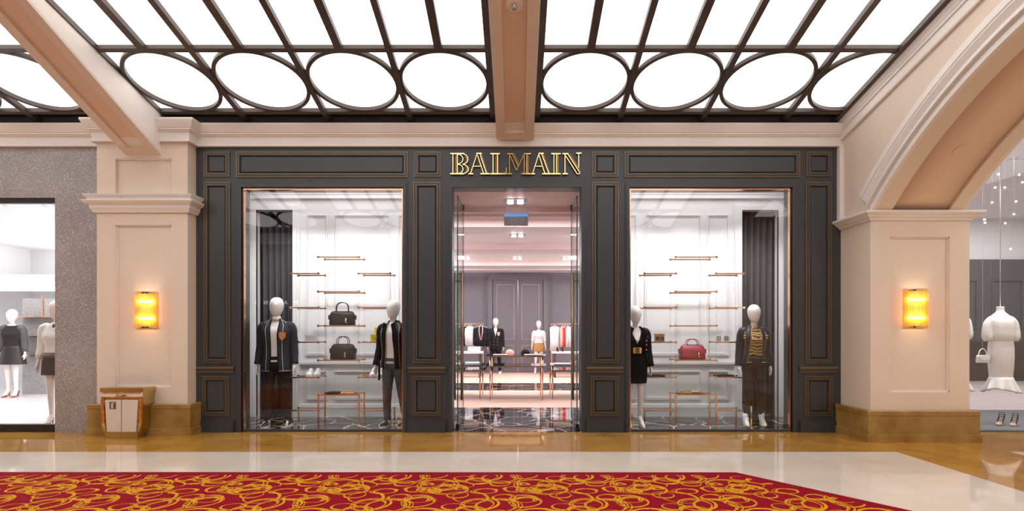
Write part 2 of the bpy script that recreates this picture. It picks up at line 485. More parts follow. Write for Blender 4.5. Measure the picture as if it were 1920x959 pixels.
for y0, y1 in ((YC, D + 0.02), (5.42, YC), (4.30, 5.42), (3.18, 4.30), (2.06, 3.18), (0.66, 2.06), (-0.70, 0.66)):
    tile(XC, 5.66, y0, y1, M_GMARBLE)
    for i in range(4):
        tile(5.66 + i * 1.115, 6.775 + i * 1.115, y0, y1, M_GMARBLE if y0 in (YC, -0.70) else M_CMARBLE)

# ------------------------------------------------------------------ skylight
PITCH = 0.235
RIDGE = 3.6
def skz(y):
    yy = y if y >= RIDGE else 2 * RIDGE - y
    return 4.28 + PITCH * (7.87 - yy)
def skp(x, y, off=0.0):
    n = math.sqrt(1 + PITCH * PITCH)
    s = 1 if y >= RIDGE else -1
    return Vector((x, y + s * off * PITCH / n, skz(y) + off / n))
R1, R2, YE = 6.47, 7.615, 7.87
def upn(y):
    return Vector((0, PITCH, 1)) if y >= RIDGE else Vector((0, -PITCH, 1))
def skylight_bay(xs, name, label, x_hi=None, mirror=False, ends=(True, True)):
    """xs: main bar positions from low to high; the bay may be cut off by a wall at x_hi"""
    root = empty(name, (0, 0, 0))
    struct(root, label, 'ceiling')
    fy = (lambda y: 2 * RIDGE - y) if mirror else (lambda y: y)
    A = lambda x, y, o=0: skp(x, fy(y), o)
    U = upn(fy(7))
    lim = x_hi if x_hi is not None else 1e9
    xr = xs[-1] if x_hi is None else x_hi
    spans = list(zip(xs, xs[1:]))
    for i, x in enumerate(xs):
        if x > lim: continue
        MB().bar(A(x, RIDGE), A(x, YE), 0.07, 0.06, U).build('glazing_bar', M_BRONZE, root)
    for x0, x1 in spans:
        xm = (x0 + x1) / 2
        if xm < lim - 0.35:
            MB().bar(A(xm, RIDGE), A(xm, R1), 0.088, 0.06, U).build('glazing_bar', M_BRONZE, root)
        for a, b in ((x0, xm), (xm, x1)) if xm < lim - 0.35 else ((x0, x1),):
            b2 = min(b, lim)
            if a >= lim: continue
            for y0, y1 in ((RIDGE, R1),):
                MB().add([A(a, y0, .05), A(b2, y0, .05), A(b2, y1, .05), A(a, y1, .05), A(a, y0, .07), A(b2, y0, .07), A(b2, y1, .07), A(a, y1, .07)],
                         [(0, 1, 2, 3), (7, 6, 5, 4), (0, 4, 5, 1), (1, 5, 6, 2), (2, 6, 7, 3), (3, 7, 4, 0)]).build('pane', M_PANE, root)
        b2 = min(x1, lim)
        for nm, y0, y1, m in (('pane', R1, R2, M_PANE), ('dark_panel', R2, YE + 0.25, M_DARKBOX)):
            MB().add([A(x0, y0, .05), A(b2, y0, .05), A(b2, y1, .05), A(x0, y1, .05), A(x0, y0, .07), A(b2, y0, .07), A(b2, y1, .07), A(x0, y1, .07)],
                     [(0, 1, 2, 3), (7, 6, 5, 4), (0, 4, 5, 1), (1, 5, 6, 2), (2, 6, 7, 3), (3, 7, 4, 0)]).build(nm, m, root)
        # bronze ring between the two rails
        rx, ry = (x1 - x0) / 2 - 0.005, (R2 - R1) / 2 - 0.005
        ym = (R1 + R2) / 2; n = 56; mb = MB(); rings = []
        if x1 <= lim + 0.001:
            k = n + 1; a0 = 0.0; a1 = 2 * PI
        else:
            c = max(-1, min(1, (lim - xm) / rx)); a0 = math.acos(c); a1 = 2 * PI - a0; k = n + 1
        for i in range(k):
            a = a0 + (a1 - a0) * i / (k - 1)
            ring = []
            for dr, dz in ((-0.045, -0.02), (0, -0.02), (0, 0.03), (-0.045, 0.03)):
                ring.append(A(xm + (rx + dr) * math.cos(a), ym + (ry + dr) * math.sin(a), dz))
            rings.append(ring)
        mb.loft(rings, caps=(x1 > lim)).build('ring', M_BRONZE, root)
    for y, w in ((R1, 0.065), (R2, 0.06)):
        MB().bar(A(xs[0], y, -0.002), A(xr, y, -0.002), w, 0.05, U).build('rail', M_BRONZE, root)
    return root
BAYS = [([-5.452 - 1.128 * k for k in range(4, -1, -1)], None), ([-4.80, -3.718, -2.59, -1.462, -0.334], None), ([0.272, 1.40, 2.528, 3.656, 4.784], 4.42)]
LBL = ['left end bay of the backlit glass ceiling, beyond the cream beam above the column', 'backlit glass ceiling bay with four bronze rings above the left shop window',
       'backlit glass ceiling bay with bronze rings cut off by the arched wall']
LBL2 = ['far side backlit glass ceiling at the left end, behind the viewer', 'far side backlit glass ceiling in the middle, behind the viewer', 'far side backlit glass ceiling by the arched wall, behind the viewer']
for mir in (False, True):
    for (xs, lim), l1, l2 in zip(BAYS, LBL, LBL2):
        skylight_bay(xs, 'ceiling', l2 if mir else l1, lim, mir)
# board closing the ceiling against the wall
o = MB().box(-9.98, 4.44, -0.75, -0.62, 4.2, 4.36).build('trim_2', M_DARKBOX); struct(o, 'dark board closing the far glass ceiling behind the viewer', 'trim')
o = MB().box(-9.98, 4.44, D - 0.03, D + 0.1, 4.2, 4.36).build('trim_1', M_DARKBOX)
struct(o, 'dark board closing the glass ceiling behind the cornice', 'trim')

# ------------------------------------------------------------------ sloping beams
def sloped_beam(name, label, xc, w, yend, zend, pitch, mirror=False):
    root = empty(name, (0, 0, 0)); struct(root, label, 'beam')
    fy = (lambda y: 2 * RIDGE - y) if mirror else (lambda y: y)
    def bz(y): return min(zend + pitch * (yend - y), skz(y) - 0.06)
    ys = [yend - (yend - RIDGE) * i / 14 for i in range(15)]
    rec, bw = 0.03, w * 0.24
    body = MB().loft([[(xc - w / 2, fy(y), bz(y) + rec), (xc + w / 2, fy(y), bz(y) + rec), (xc + w / 2, fy(y), skz(y) + 0.09), (xc - w / 2, fy(y), skz(y) + 0.09)] for y in ys])
    body.build('beam_body', M_TRIM, root)
    MB().loft([[(xc - w / 2 + bw, fy(y), bz(y) + rec - 0.004), (xc + w / 2 - bw, fy(y), bz(y) + rec - 0.004), (xc + w / 2 - bw, fy(y), bz(y) + rec + .002), (xc - w / 2 + bw, fy(y), bz(y) + rec + .002)] for y in ys[1:]]).build('soffit_panel', M_TAN, root)
    for a, b in ((xc - w / 2, xc - w / 2 + bw), (xc + w / 2 - bw, xc + w / 2)):
        MB().loft([[(a, fy(y), bz(y)), (b, fy(y), bz(y)), (b, fy(y), bz(y) + rec + .002), (a, fy(y), bz(y) + rec + .002)] for y in ys]).build('soffit_border', M_WALL, root)
    y0, y1 = yend, yend - 0.13
    MB().loft([[(xc - w / 2 + bw, fy(y), bz(y)), (xc + w / 2 - bw, fy(y), bz(y)), (xc + w / 2 - bw, fy(y), bz(y) + rec + .002), (xc - w / 2 + bw, fy(y), bz(y) + rec + .002)] for y in (y0, y1)]).build('soffit_border', M_WALL, root)
    return root
sloped_beam('ceiling_beam', 'cream sloping ceiling beam landing on the column at the left', -5.02, 0.476, 7.64, 3.755, 0.41)
sloped_beam('ceiling_beam', 'cream sloping ceiling beam in the middle above the shop sign', -0.03, 0.506, 7.74, 4.005, 0.339)
sloped_beam('ceiling_beam', 'far half of the left ceiling beam, behind the viewer', -5.02, 0.476, 7.64, 3.755, 0.41, True)
sloped_beam('ceiling_beam', 'far half of the middle ceiling beam, behind the viewer', -0.03, 0.506, 7.74, 4.005, 0.339, True)

# ------------------------------------------------------------------ cornice along the shopfronts
CORN = [(0, 3.93), (0.055, 3.93), (0.055, 3.955), (0.04, 3.962), (0.045, 4.06), (0.065, 4.065), (0.065, 4.078), (0.085, 4.083), (0.085, 4.10), (0.095, 4.106), (0.118, 4.15), (0.14, 4.195), (0.14, 4.22), (0, 4.22)]
PX0, PX1, PYF = -5.65, -4.43, 7.64           # left column
o = MB().sweep([(-9.98, D), (PX0, D), (PX0, PYF), (PX1, PYF), (PX1, D), (4.46, D)], CORN).build('cornice', M_TRIM)
struct(o, 'long cream stepped cornice above the shopfronts, breaking around the column', 'cornice')
o = MB().sweep([(4.46, -0.64), (-9.98, -0.64)], CORN).build('cornice', M_TRIM)
struct(o, 'cream cornice on the far wall behind the viewer', 'cornice')

# ------------------------------------------------------------------ left column
def column(name, label, x0, x1, yf, yb, ztop, panels, bw=0.06):
    root = empty(name, (0, 0, 0)); struct(root, label, 'column')
    rec = 0.035
    body = MB().box(x0, x1, yf + rec, yb, 0, ztop)
    pa, pb = panels[0][0], panels[0][1]
    body.box(x0, pa, yf, yf + rec, 0, ztop).box(pb, x1, yf, yf + rec, 0, ztop)
    z = 0.0
    for (_, _, z0, z1) in sorted(panels, key=lambda p: p[2]):
        body.box(pa, pb, yf, yf + rec, z, z0); z = z1
    if z < ztop: body.box(pa, pb, yf, yf + rec, z, ztop)
    body.build('shaft', M_WALL, root)
    for (a, b, z0, z1) in panels:                     # small bead around each sunk panel
        mb = MB()
        for bx in ((a, a + .012, z0, z1), (b - .012, b, z0, z1), (a, b, z0, z0 + .012), (a, b, z1 - .012, z1)):
            mb.box(bx[0], bx[1], yf + 0.012, yf + rec, bx[2], bx[3])
        mb.build('panel_bead', M_TRIM, root)
    return root
lc = column('column', 'cream square column with sunk panels and a lit wall lamp, left of the shop', PX0, PX1, PYF, D + 0.1, 3.97,
            [(-5.40, -4.645, 0.64, 2.82), (-5.415, -4.645, 3.24, 3.715)])
CAPL = [(0, 2.985), (0.03, 2.985), (0.035, 3.0), (0.06, 3.045), (0.06, 3.075), (0.10, 3.10), (0.125, 3.125), (0.125, 3.14), (0.08, 3.145), (0.08, 3.165), (0.11, 3.20), (0.115, 3.22), (0, 3.22)]
MB().sweep([(PX0, D), (PX0, PYF), (PX1, PYF), (PX1, D)], CAPL).build('capital', M_TRIM, lc)
def marble_base(path, h, parent):
    MB().sweep(path, [(0, 0), (0.09, 0), (0.09, 0.095), (0.075, 0.10), (0, 0.10)]).build('plinth', M_BASEM, parent)
    MB().sweep(path, [(0, 0.101), (0.075, 0.101), (0.075, h - 0.062), (0, h - 0.062)]).build('base_slab', M_BASEM, parent)
    MB().sweep(path, [(0, h - 0.06), (0.08, h - 0.06), (0.08, h - 0.008), (0.072, h), (0, h)]).build('base_cap', M_BASEM, parent)
marble_base([(PX0, D - .01), (PX0, PYF), (PX1, PYF), (PX1, D - .01)], 0.42, lc)

# ------------------------------------------------------------------ right column and arched wall
RX0, RX1, RYF = 4.46, 5.71, 7.18
rc = column('column', 'cream square column with one sunk panel carrying the arch at the right', RX0, RX1, RYF, D + 0.1, 2.89,
            [(4.70, 5.46, 0.62, 2.585)])
CAPR = [(0, 2.79), (0.02, 2.79), (0.03, 2.81), (0.07, 2.835), (0.07, 2.845), (0.11, 2.865), (0.12, 2.878), (0.12, 2.90), (0, 2.90)]
MB().sweep([(RX0, D), (RX0, RYF), (RX1, RYF), (RX1, D)], CAPR).build('capital', M_TRIM, rc)
marble_base([(RX0, D - .01), (RX0, RYF), (RX1, RYF), (RX1, D - .01)], 0.395, rc)
rc2 = column('column', 'cream column carrying the near end of the arch, behind the viewer', RX0, RX1, -0.64, 0.02, 2.89, [(4.70, 5.46, 0.62, 2.585)])

ARY, ARZ, RIN, ROUT, SOFF = 3.6, EYE - 2.23, 5.13, 5.49, 5.165
WX0, WX1 = 4.46, 5.54
aw = empty('wall_right', (0, 0, 0)); struct(aw, 'cream side wall pierced by a wide shallow arch', 'wall')
amax = math.asin(3.49 / RIN)
NA = 48
mb = MB(); fr = []; bk = []
def arcp(r, a): return (ARY + r * math.sin(a), ARZ + r * math.cos(a))
ang = [amax - 2 * amax * i / NA for i in range(NA + 1)]
low = [(D + .1, 2.895)] + [arcp(SOFF, a) for a in ang] + [(-0.64, 2.895)]
for xx in (WX0, WX1):
    vs = []; fs = []
    for (y, z) in low:
        vs.append((xx, y, max(z, 2.895))); vs.append((xx, y, skz(max(-.64, min(y, 7.84))) + 0.1))
    for i in range(len(low) - 1): fs.append((2 * i, 2 * i + 1, 2 * i + 3, 2 * i + 2))
    mb.add(vs, fs)
vs = []; fs = []
for (y, z) in low: vs += [(WX0, y, max(z, 2.895)), (WX1, y, max(z, 2.895))]
for i in range(len(low) - 1): fs.append((2 * i, 2 * i + 2, 2 * i + 3, 2 * i + 1))
mb.add(vs, fs)
mb.build('wall_body', M_WALL, aw)
def arc_sweep(prof, close=True, a0=None, a1=None):
    """profile of (radius, x) points swept along the arch"""
    return MB().loft([[(x, ARY + r * math.sin(a), ARZ + r * math.cos(a)) for r, x in prof] for a in ang])
arc_sweep([(SOFF - .004, 4.66), (SOFF - .004, 5.40), (SOFF + .003, 5.40), (SOFF + .003, 4.66)]).build('soffit_panel', M_TAN, aw, True)
for a, b in ((WX0 + 0.0, 4.67), (5.39, WX1)):
    arc_sweep([(RIN, a), (RIN, b), (SOFF + .004, b), (SOFF + .004, a)]).build('soffit_border', M_WALL, aw)
ARCHP = [(ROUT, 0.0), (ROUT, .05), (5.405, .06), (5.40, .045), (5.385, .045), (5.38, .065), (5.365, .065), (5.30, .035), (5.265, .045), (5.24, .07), (5.225, .07), (5.22, .03), (5.185, .03), (5.18, .045), (RIN, .045), (RIN, 0)]
arc_sweep([(r, WX0 - p) for r, p in ARCHP]).build('archivolt', M_TRIM, aw)
arc_sweep([(r, WX1 + p) for r, p in ARCHP]).build('archivolt', M_TRIM, aw)
pl = MB().disc((0, 0, 0), 0.075, 0.016, 'z', 28).build('cover_plate', M_TAN, aw, False)
a = math.asin((6.45 - ARY) / RIN)
pl.location = (5.02, 6.45, ARZ + math.sqrt((SOFF - .008) ** 2 - (6.45 - ARY) ** 2)); pl.rotation_euler = (-a, 0, 0)
# sloping cornice under the glass on the arched wall
for s in (0, 1):
    fy = (lambda y: 2 * RIDGE - y) if s else (lambda y: y)
    mb = MB()
    prof = [(0.0, -0.27), (0.03, -0.27), (0.035, -0.25), (0.03, -0.15), (0.045, -0.145), (0.045, -0.115), (0.055, -0.10), (0.055, -0.085), (0.08, -0.04), (0.08, -0.02), (0, -0.02)]
    mb.loft([[(WX0 - p, fy(y), skz(fy(y)) - 0.02 + q) for p, q in prof] for y in (D, RIDGE)])
    mb.build('wall_cornice', M_TRIM, aw)
    MB().bar(skp(4.355, fy(D), -.015), skp(4.355, fy(RIDGE), -.015), 0.06, 0.06, upn(fy(7))).build('edge_rail', M_BRONZE, aw)
MB().box(4.405, 4.47, D - 0.07, D + .1, 2.9, 3.93).build('corner_trim', M_TRIM, aw)

# ------------------------------------------------------------------ shopfront of slate-grey panels
wf = empty('wall_front', (0, 0, 0)); struct(wf, 'slate-grey panelled shopfront with thin gold mouldings and three openings', 'wall')
ZO = sz(352)                                 # head of the openings
OPEN = [(sx(453), sx(756)), (sx(848), sx(1090)), (sx(1180), sx(1485))]
XL, XR = PX1, 4.46
yb = D + 0.24
body = MB().box(XL, XR, D, yb, ZO, 3.96)
for a, b in ((XL, OPEN[0][0]), (OPEN[0][1], OPEN[1][0]), (OPEN[1][1], OPEN[2][0]), (OPEN[2][1], XR)):
    body.box(a, b, D, yb, 0, ZO)
body.build('facing', M_SLATE, wf)
def frame_bars(mb, x0, x1, z0, z1, w, y0, y1):
    o = [(x0, z0), (x1, z0), (x1, z1), (x0, z1)]; i = [(x0 + w, z0 + w), (x1 - w, z0 + w), (x1 - w, z1 - w), (x0 + w, z1 - w)]
    rg = [[(a[0], y0, a[1]), (b[0], y0, b[1]), (b[0], y1, b[1]), (a[0], y1, a[1])] for a, b in zip(o, i)]
    rg.append(rg[0]); n = len(mb.v)
    vs = [p for r in rg[:4] for p in r]
    mb.add(vs, [(4 * k + j, 4 * k + (j + 1) % 4, 4 * ((k + 1) % 4) + (j + 1) % 4, 4 * ((k + 1) % 4) + j) for k in range(4) for j in range(4)])
def panel(px0, r0, px1, r1):
    x0, x1, z0, z1 = sx(px0), sx(px1), sz(r1), sz(r0)
    mb = MB().cbox(x0 + .058, x1 - .058, D - 0.016, D + .002, z0 + .058, z1 - .058, 0.02)
    p = mb.build('panel', M_SLATE, wf)
    g = MB(); frame_bars(g, x0, x1, z0, z1, 0.011, D - 0.018, D + .002); frame_bars(g, x0 + 0.041, x1 - 0.041, z0 + 0.041, z1 - 0.041, 0.009, D - 0.026, D + .002)
    g.build('gold_moulding', M_BRASSLINE, p)
    s = MB(); frame_bars(s, x0 + .014, x1 - .014, z0 + .014, z1 - .014, 0.026, D - 0.022, D + .002); s.build('cove_moulding', M_SLATE, p)
for q in ((383, 285, 431, 332), (777, 285, 827, 332), (1110, 285, 1159, 332), (1511, 285, 1558, 331), (443, 285, 765, 333), (1171, 285, 1499, 333),
          (383, 342, 432, 681), (775, 342, 826, 681), (1110, 342, 1160, 681), (1510, 342, 1558, 681),
          (380, 706, 430, 780), (773, 706, 826, 780), (1107, 706, 1160, 780), (1508, 706, 1560, 780)):
    panel(*q)
for (a, b) in ((370, 439), (765, 836), (1099, 1169), (1499, 1570)):     # dado rail and plinth of each pier
    x0, x1 = max(XL, sx(a)), min(XR, sx(b))
    g = MB().box(x0, x1, D - 0.03, D + .01, sz(692), sz(688)); g.build('gold_rail', M_BRASSLINE, wf)
    MB().box(x0, x1, D - 0.02, D + .01, sz(697.5), sz(692)).build('dado_rail', M_SLATE, wf)
    MB().box(x0, x1, D - 0.024, D + .01, sz(699), sz(697.5)).build('gold_rail', M_BRASSLINE, wf)
    MB().box(x0, x1, D - 0.035, D + .01, 0, 0.145).box(x0, x1, D - 0.022, D + .01, 0.145, 0.165).build('plinth', M_SLATE, wf)
for (a, b) in OPEN:                                                     # stepped casing round each opening
    for k, (w, p) in enumerate(((0.062, 0.012), (0.045, 0.026), (0.03, 0.014))):
        g = MB()
        g.box(a - w, a, D - p, D + .01, 0, ZO + w * 1.35).box(b, b + w, D - p, D + .01, 0, ZO + w * 1.35).box(a, b, D - p, D + .01, ZO, ZO + w * 1.35)
        g.build('casing', M_SLATE, wf)

# shop windows
GY = D + 0.035
wins = []
for i, (a, b) in enumerate((OPEN[0], OPEN[2])):
    w = empty('window_%d' % (i + 1), (0, 0, 0))
    struct(w, ('tall shop window left of the door, with two menswear mannequins behind', 'tall shop window right of the door, numbered 1019 in its lower corner')[i], 'window')
    MB().box(a + .02, b - .02, GY, GY + .012, 0.03, ZO - .02).build('pane', M_GLASS, w)
    g = MB().box(a, a + .022, GY - .02, GY + .04, 0.0, ZO).box(b - .022, b, GY - .02, GY + .04, 0.0, ZO).box(a + .022, b - .022, GY - .02, GY + .04, ZO - .022, ZO)
    g.build('copper_frame', M_COPPER, w)
    MB().box(a + .022, b - .022, GY - .02, GY + .04, 0, 0.032).build('sill', M_SLATE, w)
    wins.append(w)
num = text_mesh('number', '1019', 0.072, M_BLACK, 0.0005, wins[1], 0.0022)
num.location = ((1469.5 - 970) * (GY) / F, GY - 0.0015, EYE - (803 - 625) * GY / F); num.rotation_euler = (PI / 2, 0, 0)

# ------------------------------------------------------------------ display boxes behind the windows
BW = 9.29
def display_box(s, n):
    X = lambda x: s * x
    root = empty('wall_display', (0, 0, 0))
    struct(root, ('white panelled window display recess left of the door', 'white panelled window display recess right of the door')[n], 'wall')
    def bx(mb, a, b, *r):
        a, b = sorted((X(a), X(b))); mb.box(a, b, *r); return mb
    mb = MB()
    bx(mb, 1.30, 3.655, BW, BW + .1, 0, 4.0); bx(mb, 4.25, 4.6, BW, BW + .1, 0, 4.0); bx(mb, 3.655, 4.25, BW, BW + .1, 3.37, 4.0)
    bx(mb, 1.22, 1.30, D + .24, BW + .1, 0, 4.0); bx(mb, 4.52, 4.6, D + .24, BW, 0, 4.0)
    mb.build('back_panel', M_WHITE, root)
    mb = MB(); bx(mb, 1.22, 4.6, D + .2, BW + .1, 4.0, 4.06); mb.build('soffit', M_WHITE, root)
    mb = MB(); bx(mb, 1.3, 4.52, D + .10, BW, -0.03, 0.004); mb.build('marble_base', M_BMARBLE, root)
    # architrave of the curtained opening, panel mouldings, dado and skirting
    mb = MB()
    for w, p in ((0.11, 0.03), (0.07, 0.05), (0.025, 0.035)):
        bx(mb, 3.655 - w, 3.655, BW - p, BW + .01, 0, 3.37 + w); bx(mb, 4.25, 4.25 + w, BW - p, BW + .01, 0, 3.37 + w); bx(mb, 3.655, 4.25, BW - p, BW + .01, 3.37, 3.37 + w)
    mb.build('architrave', M_WHITE, root)
    mb = MB(); bx(mb, 1.30, 3.54, BW - .045, BW, 0.86, 0.90); bx(mb, 1.30, 3.54, BW - .03, BW, 0.83, 0.86); mb.build('dado_rail', M_WHITE, root)
    mb = MB(); bx(mb, 1.30, 3.54, BW - .04, BW, 0, 0.16); bx(mb, 1.30, 3.54, BW - .028, BW, 0.16, 0.2); mb.build('skirting', M_WHITE, root)
    mb = MB(); bx(mb, 1.30, 4.52, BW - .10, BW, 3.66, 3.9); bx(mb, 1.30, 4.52, BW - .06, BW, 3.56, 3.66); mb.build('cornice', M_WHITE, root)
    for (a, b, z0, z1) in ((1.45, 1.95, 1.0, 3.3), (2.08, 3.0, 1.0, 3.3), (3.1, 3.45, 1.0, 3.3), (1.45, 1.95, 0.28, 0.75), (2.08, 3.0, 0.28, 0.75), (3.1, 3.45, 0.28, 0.75)):
        mb = MB(); a, b = sorted((X(a), X(b)))
        frame_bars(mb, a, b, z0, z1, 0.018, BW - .022, BW + .002); frame_bars(mb, a + .03, b - .03, z0 + .03, z1 - .03, 0.01, BW - .012, BW + .002)
        mb.build('panel_moulding', M_WHITE, root)
    return root
display_box(-1, 0); display_box(1, 1)
# charcoal curtains in the two side openings
for s, lab in ((-1, 'charcoal pleated curtain behind the mannequin with the crested blazer'), (1, 'charcoal pleated curtain behind the mannequin in the tiger print top')):
    rings = []; x0, x1 = 3.62, 4.29
    for z in (0.012, 1.7, 3.5):
        ring = []
        for i in range(81):
            t = i / 80; xx = x0 + (x1 - x0) * t
            ring.append((s * xx, BW + .22 + 0.055 * math.sin(t * 40) + 0.018 * math.sin(t * 83 + z), z))
        rings.append(ring)
    mb = MB().loft(rings, close=False, caps=False)
    c = mb.build('curtain', M_CURTAIN, None, True)
    so = c.modifiers.new('so', 'SOLIDIFY'); so.thickness = 0.006
    tag(c, lab, 'curtain', 'display curtains')

# ------------------------------------------------------------------ shop interior seen through the doorway
fi = empty('floor_shop', (0, 0, 0)); struct(fi, 'shop floor of black marble and peach carpet bands', 'floor')
MB().box(OPEN[1][0], OPEN[1][1], D + .02, D + .24, -.03, 0.004).build('marble_threshold', M_BMARBLE, fi)
MB().box(-1.22, 1.22, D + .24, BW, -.03, 0.004).build('marble_band', M_BMARBLE, fi)
MB().box(-4.5, 4.5, BW, 10.41, -.03, 0.004).build('marble_band', M_BMARBLE, fi)
MB().box(-4.5, 4.5, 10.41, 13.5, -.03, 0.004).build('carpet_band', M_PEACH, fi)
MB().box(-4.5, 4.5, 13.5, 15.5, -.03, 0.004).build('marble_band', M_BMARBLE, fi)
MB().box(-4.5, 4.5, 15.5, 19.8, -.03, 0.004).build('carpet_band', M_PEACH, fi)
ci = empty('ceiling_shop', (0, 0, 0)); struct(ci, 'blush and white shop ceiling with stepped coves', 'ceiling')
MB().box(-1.3, 1.3, D + .2, 9.1, ZO + .012, ZO + .08).build('entry_soffit', M_PINKC, ci)
MB().box(-1.3, 1.3, 9.1, 9.22, 3.306, 3.75).build('entry_beam', M_PINKC, ci)
MB().box(-4.5, 4.5, 9.22, 19.8, 3.62, 3.7).build('ceiling_board', M_OFFW, ci)
MB().box(-4.5, 4.5, 9.9, 10.05, 3.40, 3.62).build('ceiling_step', M_PINKC, ci)
for y in (11.2, 14.2, 17.6):
    MB().box(-4.5, 4.5, y, y + .9, 3.47, 3.62).build('ceiling_step', M_OFFW, ci)
    MB().box(-4.5, 4.5, y - .05, y, 3.45, 3.62).build('ceiling_bead', M_PINKC, ci)
MB().box(-4.5, 4.5, 18.9, 19.7, 3.46, 3.62).build('ceiling_step', M_OFFW, ci)
wb = empty('wall_shop', (0, 0, 0)); struct(wb, 'warm grey panelled wall with tall double doors at the back of the shop', 'wall')
mb = MB().box(-4.5, 4.5, 19.7, 19.85, 0, 3.62); mb.box(-4.6, -4.5, BW + .1, 19.85, 0, 3.7).box(4.5, 4.6, BW + .1, 19.85, 0, 3.7)
mb.build('back_panel', M_GWALL, wb)
MB().box(-1.26, -1.2, D + .24, BW + .48, 0, 3.62).box(1.2, 1.26, D + .24, BW + .48, 0, 3.62).build('entry_lining', M_OFFW, wb)
MB().box(-4.6, -1.2, BW + .42, BW + .48, 0, 3.7).box(1.2, 4.6, BW + .42, BW + .48, 0, 3.7).build('inner_panel', M_GWALL, wb)
mb = MB(); frame_bars(mb, -1.02, 1.06, -.1, 3.36, 0.16, 19.6, 19.72); mb.build('door_surround', M_GWALL, wb)
for a, b in ((-.84, .015), (.025, .88)):
    d = MB().box(a, b, 19.62, 19.72, 0, 3.2).build('double_door', M_GWALL, wb)
    g = MB(); frame_bars(g, a + .12, b - .12, 1.15, 3.05, .022, 19.605, 19.63); frame_bars(g, a + .12, b - .12, .25, .95, .022, 19.605, 19.63)
    g.build('door_moulding', mat('dusty_rose_bead', (0.42, 0.30, 0.31), 0.4), d)
MB().box(.012, .03, 19.59, 19.63, 0.0, 3.2).build('door_seam', M_SILVER, wb)
for a, b in ((-1.9, -1.16), (1.2, 1.95), (-3, -2.1), (2.1, 3)):
    g = MB(); frame_bars(g, a, b, 1.15, 3.3, .03, 19.68, 19.71); frame_bars(g, a, b, .2, .95, .03, 19.68, 19.71); g.build('panel_moulding', M_GWALL, wb)
MB().box(-4.5, 4.5, 19.65, 19.7, 0.98, 1.05).build('dado_rail', M_GWALL, wb)
MB().box(-4.5, 4.5, 19.65, 19.7, 0, 0.2).build('skirting', M_GWALL, wb)

# glass entrance doors, standing open
for s in (-1, 1):
    d = empty('door_%d' % (1 if s < 0 else 2), (0, 0, 0))
    struct(d, ('open glass entrance door at the left jamb with a long bronze pull', 'open glass entrance door at the right jamb with a long bronze pull')[(s + 1) // 2], 'door')
    X = s * 0.856
    mb = MB(); mb.cur = 0
    g = 0.009
    vs = [(X - g, 8.15, .03), (X + g, 8.15, .03), (X + g, 9.0, .03), (X - g, 9.0, .03), (X - g, 8.15, 3.34), (X + g, 8.15, 3.34), (X + g, 9.0, 3.34), (X - g, 9.0, 3.34)]
    mb.add(vs, [(1, 2, 6, 5), (3, 0, 4, 7)]); mb.cur = 1
    mb.add(vs, [(0, 1, 5, 4), (2, 3, 7, 6), (0, 3, 2, 1), (4, 5, 6, 7)])
    mb.build('pane', [M_CLEAR, M_TEAL], d)
    for q in (-1, 1):
        xh = X + q * 0.05
        h = MB().tube([(xh, 8.24, .40), (xh, 8.24, 2.237)], 0.016, 12).build('pull_handle', mat('aged_bronze', (0.42, 0.25, 0.12), 0.3, 0.9), d, True)
        for z in (.56, 2.12): MB().tube([(X, 8.24, z), (xh, 8.24, z)], 0.008, 8).build('peg', M_BLACK, h, True)
    MB().box(X - .02, X + .02, 8.1, 8.35, 0.006, .07).build('pivot_shoe', M_BLACK, d)
    MB().box(X - .015, X + .015, 8.95, 9.02, 3.30, 3.386).build('patch_fitting', M_BROWNW, d)

# ------------------------------------------------------------------ neighbouring shop at the left (grey terrazzo front)
wl = empty('wall_left', (0, 0, 0)); struct(wl, 'grey speckled terrazzo shopfront at the left edge', 'wall')
LX = (103 - 970) * D / F
mb = MB().box(LX, PX0 + .02, D, D + .3, 0, 3.96).box(-9.98, LX, D, D + .3, sz(371), 3.96)
mb.build('terrazzo_facing', M_TERR, wl)
w3 = empty('window_3', (0, 0, 0)); struct(w3, 'bright shop window in the grey terrazzo front at the left', 'window')
MB().box(-9.98, LX - .002, D + .03, D + .1, sz(380), sz(371) + .0).build('head_frame', M_BLACK, w3)
MB().box(-9.98, LX - .002, D + .01, D + .1, 0, sz(797)).build('sill', M_BLACK, w3)
MB().box(-9.98, LX - .002, D + .06, D + .07, sz(797), sz(380)).build('pane', M_GLASS, w3)
mb = MB().box(-13.6, -6.2, D + .3, 16, -.03, 0.008)
o = mb.build('floor_boutique', mat('white_gloss_floor', (0.72, 0.71, 0.73), 0.12, var=0.01)); struct(o, 'glossy white floor of the terrazzo-fronted boutique', 'floor')
bw = empty('wall_boutique', (0, 0, 0)); struct(bw, 'white walls and ceiling of the terrazzo-fronted boutique', 'wall')
MB().box(-13.6, -5.0, 15.9, 16, 0, 3.7).box(-6.0, -5.9, D + .3, 16, 0, 3.7).box(-13.7, -13.6, D + .3, 16, 0, 3.7).build('wall_panel', M_WHITE, bw)
MB().box(-13.6, -5.9, D + .3, 16, 3.68, 3.74).build('soffit', M_WHITE, bw)
MB().box(-13.6, -5.9, 13.4, 15.9, 2.5, 2.75).build('bulkhead', M_WHITE, bw)
MB().box(-13.5, -6.0, 13.38, 13.395, 2.36, 2.49).build('cove_light', emit('cove_strip', (1, 1, 1), 2.5), bw)

